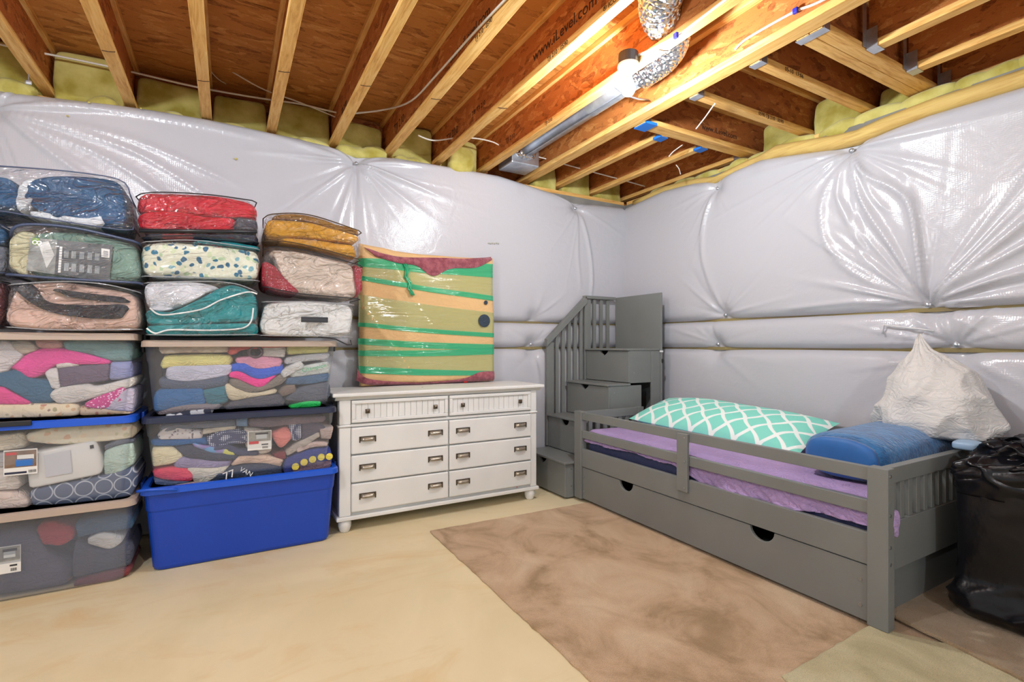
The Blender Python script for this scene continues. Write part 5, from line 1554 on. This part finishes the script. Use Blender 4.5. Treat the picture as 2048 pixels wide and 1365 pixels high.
def bag(zoom, top, bot, label, piping, y=YB0, depth=.50, lower=True, upper=True, pr=.0032, sd=0, zipper=None):
    f = lambda q: (lambda p: (p.x, p.z))(at(zoom[0] + q[0] * zoom[2], zoom[1] + q[1] * zoom[2], 'y', y))
    T = [f(q) for q in top]; Bt = [f(q) for q in bot]
    zmin = min(p[1] for p in Bt)
    t = thing('comforter_bag', ((T[0][0] + T[-1][0]) / 2, y + depth / 2, zmin), label, 'storage bag')
    cover = band(T, Bt, y - .006, y + depth + .01, 700 + sd, e=.16, noise=.005, nf=(14, 60), nu=90, nv=96, endr=14, flow=.014)
    link('clear_cover', cover, vinyl, t, smooth=True)
    for on, P in ((upper, T), (lower, Bt)):
        if not on: continue
        R = resample(P, 24); dz = -.008 if P is T else .008
        R = R + [0, dz]
        path = [(R[0][0] + .012, y + depth * .6, R[0][1])] + [(R[0][0], y + .03, R[0][1])] + [(x, y - .004, z) for x, z in R[1:-1]] + [(R[-1][0], y + .03, R[-1][1])] + [(R[-1][0] - .012, y + depth * .6, R[-1][1])]
        link('piping', MB().tube(path, pr, 6), piping, t, smooth=True)
    if zipper:
        q0, q1 = zipper
        p, q = at(zoom[0] + q0[0] * zoom[2], zoom[1] + q0[1] * zoom[2], 'y', y - .010), at(zoom[0] + q1[0] * zoom[2], zoom[1] + q1[1] * zoom[2], 'y', y - .010)
        link('zipper', MB().tube([p, p.lerp(q, .5) + Vector((0, -.003, 0)), q], .010, 8), piping, t, smooth=True)
    return t


def inb(zoom, top, bot, m, label, name='comforter', cat='bedding', y=YB0 + .022, depth=.44, **k):
    kw = dict(noise=.009, nf=(8, 26), flow=.026, nu=52, nv=48, e=.22, endr=12); kw.update(k)
    return packed(zoom, top, bot, m, name, label, cat, y=y, depth=depth, **kw)


# middle column -------------------------------------------------------------------
redm = cloth('red_satin', 206, 26, 48, .7, 6, ws=6.5, wst=1.0); redm.node_tree.nodes['Principled BSDF'].inputs['Roughness'].default_value = .5
bag(Z2, [(118, 108), (300, 86), (700, 106), (1078, 158)], [(165, 462), (600, 455), (1095, 500)], 'clear comforter bag with black piping holding the red comforter', pipe_k, sd=1, zipper=((150, 400), (1080, 408)), upper=True)
inb(Z2, [(135, 125), (300, 100), (700, 122), (1070, 178)], [(135, 262), (420, 240), (700, 280), (1075, 300)], redm, 'upper fold of a bright red comforter in the top middle bag')
inb(Z2, [(138, 268), (420, 250), (700, 290), (920, 305)], [(150, 385), (500, 390), (905, 384)], redm, 'lower fold of a bright red comforter in the top middle bag', layers=1)
inb(Z2, [(925, 300), (1000, 310), (1075, 330)], [(900, 385), (990, 392), (1078, 398)], C('greysham', 72, 72, 82), 'dark grey pillow sham in the corner of the red bag', 'pillow_sham')
inb(Z2, [(190, 420), (600, 424), (1085, 430)], [(180, 455), (600, 452), (1085, 490)], spotcloth('navy_red_set', S(40, 44, 68), [S(40, 44, 68), S(150, 60, 66), S(40, 44, 68)], 6, .45), 'navy and red sheets in the pocket under the red comforter', 'folded_sheet')
green_fl = spotcloth('watercolour_floral', S(222, 222, 200), [S(34, 96, 130), S(176, 200, 160), S(34, 110, 140), S(120, 170, 180), S(206, 216, 176), S(222, 222, 200)], 30, .38)
bag(Z2, [(160, 478), (600, 466), (1105, 535)], [(160, 770), (600, 782), (1100, 805)], 'clear comforter bag holding the green and blue floral comforter', pipe_c, sd=2)
inb(Z2, [(170, 494), (400, 486), (570, 500), (1095, 548)], [(170, 738), (600, 762), (1090, 794)], green_fl, 'cream comforter with blue and green watercolour flowers in the middle bag')
inb(Z2, [(580, 478), (850, 488), (1095, 530)], [(580, 494), (850, 512), (1095, 544)], C('tealtrim', 30, 128, 138), 'teal reverse side folded over the floral comforter', 'bed_sheet', depth=.40, y=YB0 + .03)
tealm = cloth('teal_quilt', 20, 142, 148, .75, 4, ws=6.5, wst=1.0)
bag(Z2, [(178, 800), (620, 788), (900, 806), (1085, 872)], [(200, 1232), (600, 1234), (1095, 1230)], 'clear comforter bag holding the white and teal comforter on the taupe lid', pipe_c, sd=3)
inb(Z2, [(190, 815), (480, 802), (650, 816), (780, 846)], [(205, 1004), (330, 1036), (500, 985), (655, 900)], C('whiteq', 220, 221, 228), 'white quilted layer on top of the teal comforter')
inb(Z2, [(200, 1016), (400, 1046), (640, 930), (790, 850), (900, 830), (1080, 890)], [(205, 1140), (500, 1140), (800, 1130), (1085, 1120)], tealm, 'upper fold of a teal quilted comforter with white cord trim')
inb(Z2, [(205, 1148), (500, 1148), (1085, 1128)], [(205, 1224), (600, 1226), (1085, 1222)], tealm, 'lower fold of a teal quilted comforter with white cord trim')
g2 = lambda x, y_, yy=YB0 + .008: at(Z2[0] + x * Z2[2], Z2[1] + y_ * Z2[2], 'y', yy)
for pts, lab in (([(235, 1010), (310, 1062), (450, 1055), (650, 1018), (800, 945), (1000, 885), (1080, 900)], 'white cord curving over the upper teal fold'), ([(210, 1170), (280, 1210), (400, 1182), (700, 1186), (950, 1172), (1030, 1120), (1050, 1010)], 'white cord along the lower teal fold')):
    cable('cord_trim', [g2(*p) for p in pts], .0045, white_plastic, lab, 'cord')
# right column ----------------------------------------------------------------------
must = cloth('mustard_velvet', 212, 152, 34, .72, 5, ws=6.5, wst=1.0); bron = cloth('bronze_satin', 164, 118, 48, .7, 5, ws=6.5, wst=1.0)
bag(Z2, [(1130, 285), (1220, 258), (1500, 268), (1910, 400)], [(1130, 490), (1400, 512), (1900, 640)], 'clear comforter bag with brown piping holding the mustard comforter', mat('brown_piping', S(70, 52, 30), rough=.4), sd=4, depth=.46)
inb(Z2, [(1215, 276), (1450, 282), (1885, 395)], [(1215, 296), (1450, 318), (1885, 436)], bron, 'bronze sheet folded on top of the mustard comforter', 'folded_sheet')
inb(Z2, [(1150, 330), (1220, 304), (1480, 330), (1890, 446)], [(1150, 440), (1400, 445), (1640, 468), (1850, 500)], must, 'upper roll of a mustard yellow comforter in the top right bag', flow=.026)
inb(Z2, [(1270, 452), (1500, 462), (1860, 512)], [(1280, 480), (1500, 520), (1870, 618)], must, 'lower roll of a mustard yellow comforter in the top right bag', layers=1)
creamq = cloth('cream_satin', 218, 200, 184, .84, 4, ws=6.5, wst=1.0); redp = spotcloth('red_brocade', S(150, 22, 44), [S(206, 150, 160), S(170, 30, 54)], 90, .22)
bag(Z2, [(1130, 530), (1260, 520), (1500, 556), (1920, 672)], [(1130, 850), (1400, 906), (1900, 950)], 'clear comforter bag with black piping holding the cream and red comforter', pipe_k, sd=5, depth=.46)
inb(Z2, [(1190, 546), (1450, 568), (1845, 672)], [(1240, 640), (1300, 780), (1420, 878), (1650, 910), (1880, 934)], creamq, 'cream side of a reversible comforter in the right-hand bag', flow=.026)
inb(Z2, [(1135, 640), (1180, 650), (1235, 690)], [(1132, 820), (1250, 866), (1400, 890)], redp, 'red brocade corner left of the cream comforter side')
inb(Z2, [(1850, 670), (1885, 680), (1908, 690)], [(1870, 926), (1885, 900), (1906, 860)], redp, 'red brocade corner right of the cream comforter side')
whp = cloth('white_fill', 228, 228, 225, .93, 4, ws=6.5, wst=1.0)
wb = bag(Z2, [(1120, 950), (1500, 950), (1850, 975)], [(1100, 1236), (1500, 1240), (1835, 1250)], 'clear bag with dark handle holding a white pillow on the taupe lid', pipe_c, sd=6, depth=.44, upper=True)
inb(Z2, [(1135, 968), (1500, 964), (1835, 992)], [(1110, 1226), (1500, 1232), (1820, 1228)], whp, 'white pillow packed in the bag with the dark handle', 'pillow', flow=.026)
p, q = g2(1425, 1100, YB0 - .012), g2(1637, 1105, YB0 - .012)
mb = MB().prism([(p.x, p.z - .016), (q.x, q.z - .016), (q.x, q.z + .016), (p.x, p.z + .016)], 'y', YB0 - .020, YB0 - .016)
hd = link('handle', mb, mat('dark_webbing', S(58, 60, 66), rough=.7), wb, bevel=.002)
mb = MB()
for s in (-.008, .008): mb.box(p.x, q.x, YB0 - .0215, YB0 - .0203, p.z + s - .002, p.z + s + .002)
link('webbing_rib', mb, pipe_k, hd)
link('zipper_tail', MB().tube([g2(1560, 1236), g2(1700, 1256), g2(1790, 1300), g2(1825, 1300), g2(1815, 1262)], .004, 6), pipe_k, wb, smooth=True)
# left column --------------------------------------------------------------------------
bluem = cloth('peacock_satin', 18, 84, 130, .6, 4, ws=6.5, wst=1.0); bluem.node_tree.nodes['Principled BSDF'].inputs['Roughness'].default_value = .45
YB1 = 3.12
bag(Z1, [(-260, 90), (0, 100), (500, 140), (830, 200), (900, 330)], [(-260, 420), (0, 430), (300, 480), (860, 560), (905, 520)], 'clear comforter bag with navy piping holding the peacock blue comforter', pipe_n, y=YB1, sd=7, depth=.55)
inb(Z1, [(-240, 190), (0, 180), (100, 230)], [(-240, 400), (0, 390), (110, 400)], bluem, 'peacock blue cushion cover at the left frame edge', 'cushion_cover', y=YB1 + .024)
inb(Z1, [(145, 290), (250, 190), (500, 168), (780, 212), (850, 330)], [(150, 330), (300, 420), (480, 500), (640, 512), (840, 530)], bluem, 'peacock blue satin comforter in the topmost left bag', y=YB1 + .020, flow=.026)
inb(Z1, [(80, 340), (150, 220), (260, 178)], [(110, 410), (170, 400), (260, 270)], C('whitebl', 214, 220, 226), 'white border beside the peacock blue comforter', y=YB1 + .026, name='bed_sheet')
inb(Z1, [(200, 425), (360, 440), (560, 470), (700, 445)], [(210, 450), (400, 490), (600, 515), (720, 500)], C('whitebl2', 220, 226, 232), 'white border under the peacock blue comforter', y=YB1 + .016, depth=.3, name='bed_sheet')
sage = cloth('sage_satin', 124, 156, 142, .7, 6, ws=6.5, wst=1.0); creamy = cloth('straw_satin', 208, 202, 166, .85, 4, ws=6.5, wst=1.0)
sb_ = bag(Z1, [(60, 560), (160, 500), (500, 522), (940, 620)], [(30, 860), (400, 890), (960, 920)], 'clear comforter bag with navy zip holding the sage comforter and product card', pipe_n, y=YB1 + .02, sd=8, depth=.50, pr=.007)
inb(Z1, [(60, 620), (130, 550), (235, 570)], [(60, 800), (130, 850), (190, 866)], creamy, 'straw yellow end of the comforter in the sage bag', y=YB1 + .042)
inb(Z1, [(200, 560), (500, 560), (930, 640)], [(200, 870), (500, 882), (945, 905)], sage, 'sage green comforter behind the product card', y=YB1 + .046, flow=.026)
yc = YB1 + .030
g1 = lambda x, y_, yy=yc: at(Z1[0] + x * Z1[2], Z1[1] + y_ * Z1[2], 'y', yy)
def quad(pts, th, m, parent, name, yy, lab=None):
    f0 = [g1(x, y_, yy) for x, y_ in pts]; f1 = [v + Vector((0, th, 0)) for v in f0]
    o = link(name, MB().add(f0 + f1, [(3, 2, 1, 0), (4, 5, 6, 7), (0, 1, 5, 4), (1, 2, 6, 5), (2, 3, 7, 6), (3, 0, 4, 7)]), m, parent)
    return o
cd_ = thing('product_card', tuple(g1(480, 870)), 'dark grey product card with bed picture and green 8 badge in the sage bag', 'card')
quad([(205, 598), (770, 650), (745, 905), (180, 822)], .002, mat('card_grey', S(78, 80, 82), rough=.4), cd_, 'card', yc)
quad([(205, 598), (392, 616), (372, 850), (180, 822)], .001, mat('card_photo', S(150, 152, 150), S(120, 122, 118), rough=.4, vs=24), cd_, 'bed_photo', yc - .0015)
quad([(262, 640), (330, 622), (372, 720), (318, 808)], .001, mat('card_photo_bed', S(204, 204, 200), rough=.4), cd_, 'bed_photo_quilt', yc - .003)
quad([(222, 600), (270, 604), (262, 652), (210, 646)], .001, mat('card_green', S(112, 150, 40), rough=.4), cd_, 'badge', yc - .003)
o_ = g1(250, 608, yc - .0045)
dn = (g1(180, 822) - g1(205, 598)).normalized(); rt = (g1(770, 650) - g1(205, 598)).normalized()
link('badge_number', text_mesh('8', .050, g1(222, 612, yc - .0045), dn * -1 * 0 + Vector((-dn.x, 0, -dn.z)) * 0 + dn, rt), white_plastic, cd_)
quad([(692, 672), (750, 680), (746, 738), (690, 730)], .001, label_w, cd_, 'barcode_patch', yc - .002)
for k in range(5): quad([(706 , 690 + k * 8), (738, 694 + k * 8), (738, 697 + k * 8), (706, 693 + k * 8)], .0005, label_k, cd_, 'barcode_bar', yc - .003)
tx = MB()
pale = mat('card_print', S(160, 164, 166), rough=.5)
for cx in (440, 490, 545, 600, 650):
    for (ya, yb_) in ((.20, .42), (.58, .82)):
        for k in range(4):
            x = cx + k * 8
            top_y = 620 + (x - 205) * .09; hgt = 225
            q0, q1 = g1(x, top_y + hgt * ya, yc - .0025), g1(x - 4, top_y + hgt * yb_, yc - .0025)
            tx.add([q0, q0 + rt * .0035, q1 + rt * .0035, q1], [(0, 3, 2, 1)])
link('small_print', tx, pale, cd_)['kind'] = 'stuff'
tx = MB()
for k in range(10):
    q0 = g1(408 - k * 1.3, 660 + k * 18, yc - .0025); tx.add([q0, q0 + rt * .010, q0 + rt * .010 + dn * .011, q0 + dn * .011], [(0, 3, 2, 1)])
link('heading_print', tx, white_plastic, cd_)['kind'] = 'stuff'
peach = cloth('peach_satin', 220, 184, 168, .86, 4, ws=6.5, wst=1.0); blk = cloth('black_satin', 46, 46, 54, .7, 4)
bag(Z1, [(40, 910), (400, 888), (700, 905), (950, 960)], [(20, 1220), (400, 1240), (960, 1236)], 'clear comforter bag holding the peach and black comforter on the taupe lid', pipe_c, y=YB1 + .02, sd=9, depth=.50)
inb(Z1, [(60, 960), (230, 915), (500, 910), (930, 985)], [(30, 1205), (400, 1228), (950, 1228)], peach, 'peach satin comforter at the bottom of the left bag column', y=YB1 + .048, flow=.026)
inb(Z1, [(90, 915), (220, 925), (320, 1040), (560, 1066), (870, 1056)], [(110, 960), (250, 1060), (390, 1112), (600, 1140), (840, 1150)], blk, 'lower black stripe across the peach comforter', y=YB1 + .030, depth=.06, name='comforter_border', flow=0, noise=.002)
inb(Z1, [(365, 950), (600, 985), (850, 1012)], [(440, 992), (650, 1020), (880, 1040)], blk, 'upper black stripe across the peach comforter', y=YB1 + .030, depth=.06, name='comforter_border', flow=0, noise=.002)
# bags of the next column, cut by the frame
bag(Z1, [(-420, 450), (-150, 440), (50, 520)], [(-420, 860), (-150, 860), (40, 850)], 'clear bag of blue and white bedding at the left frame edge, upper', pipe_n, y=3.25, sd=10, depth=.40)
inb(Z1, [(-400, 470), (-150, 470), (35, 545)], [(-400, 640), (-150, 640), (30, 640)], bluem, 'blue bedding at the left frame edge', y=3.275, depth=.34)
inb(Z1, [(-400, 650), (-150, 650), (30, 650)], [(-400, 840), (-150, 840), (25, 830)], C('grey_bed', 120, 124, 136), 'grey bedding at the left frame edge', y=3.275, depth=.34)
bag(Z1, [(-420, 880), (-150, 880), (35, 890)], [(-420, 1215), (-150, 1215), (20, 1215)], 'clear bag of dark red bedding at the left frame edge, lower', pipe_k, y=3.25, sd=11, depth=.40)
inb(Z1, [(-400, 895), (-150, 895), (25, 905)], [(-400, 1205), (-150, 1205), (10, 1205)], C('dark_red_bed', 96, 40, 46), 'dark red bedding at the left frame edge', y=3.275, depth=.34)
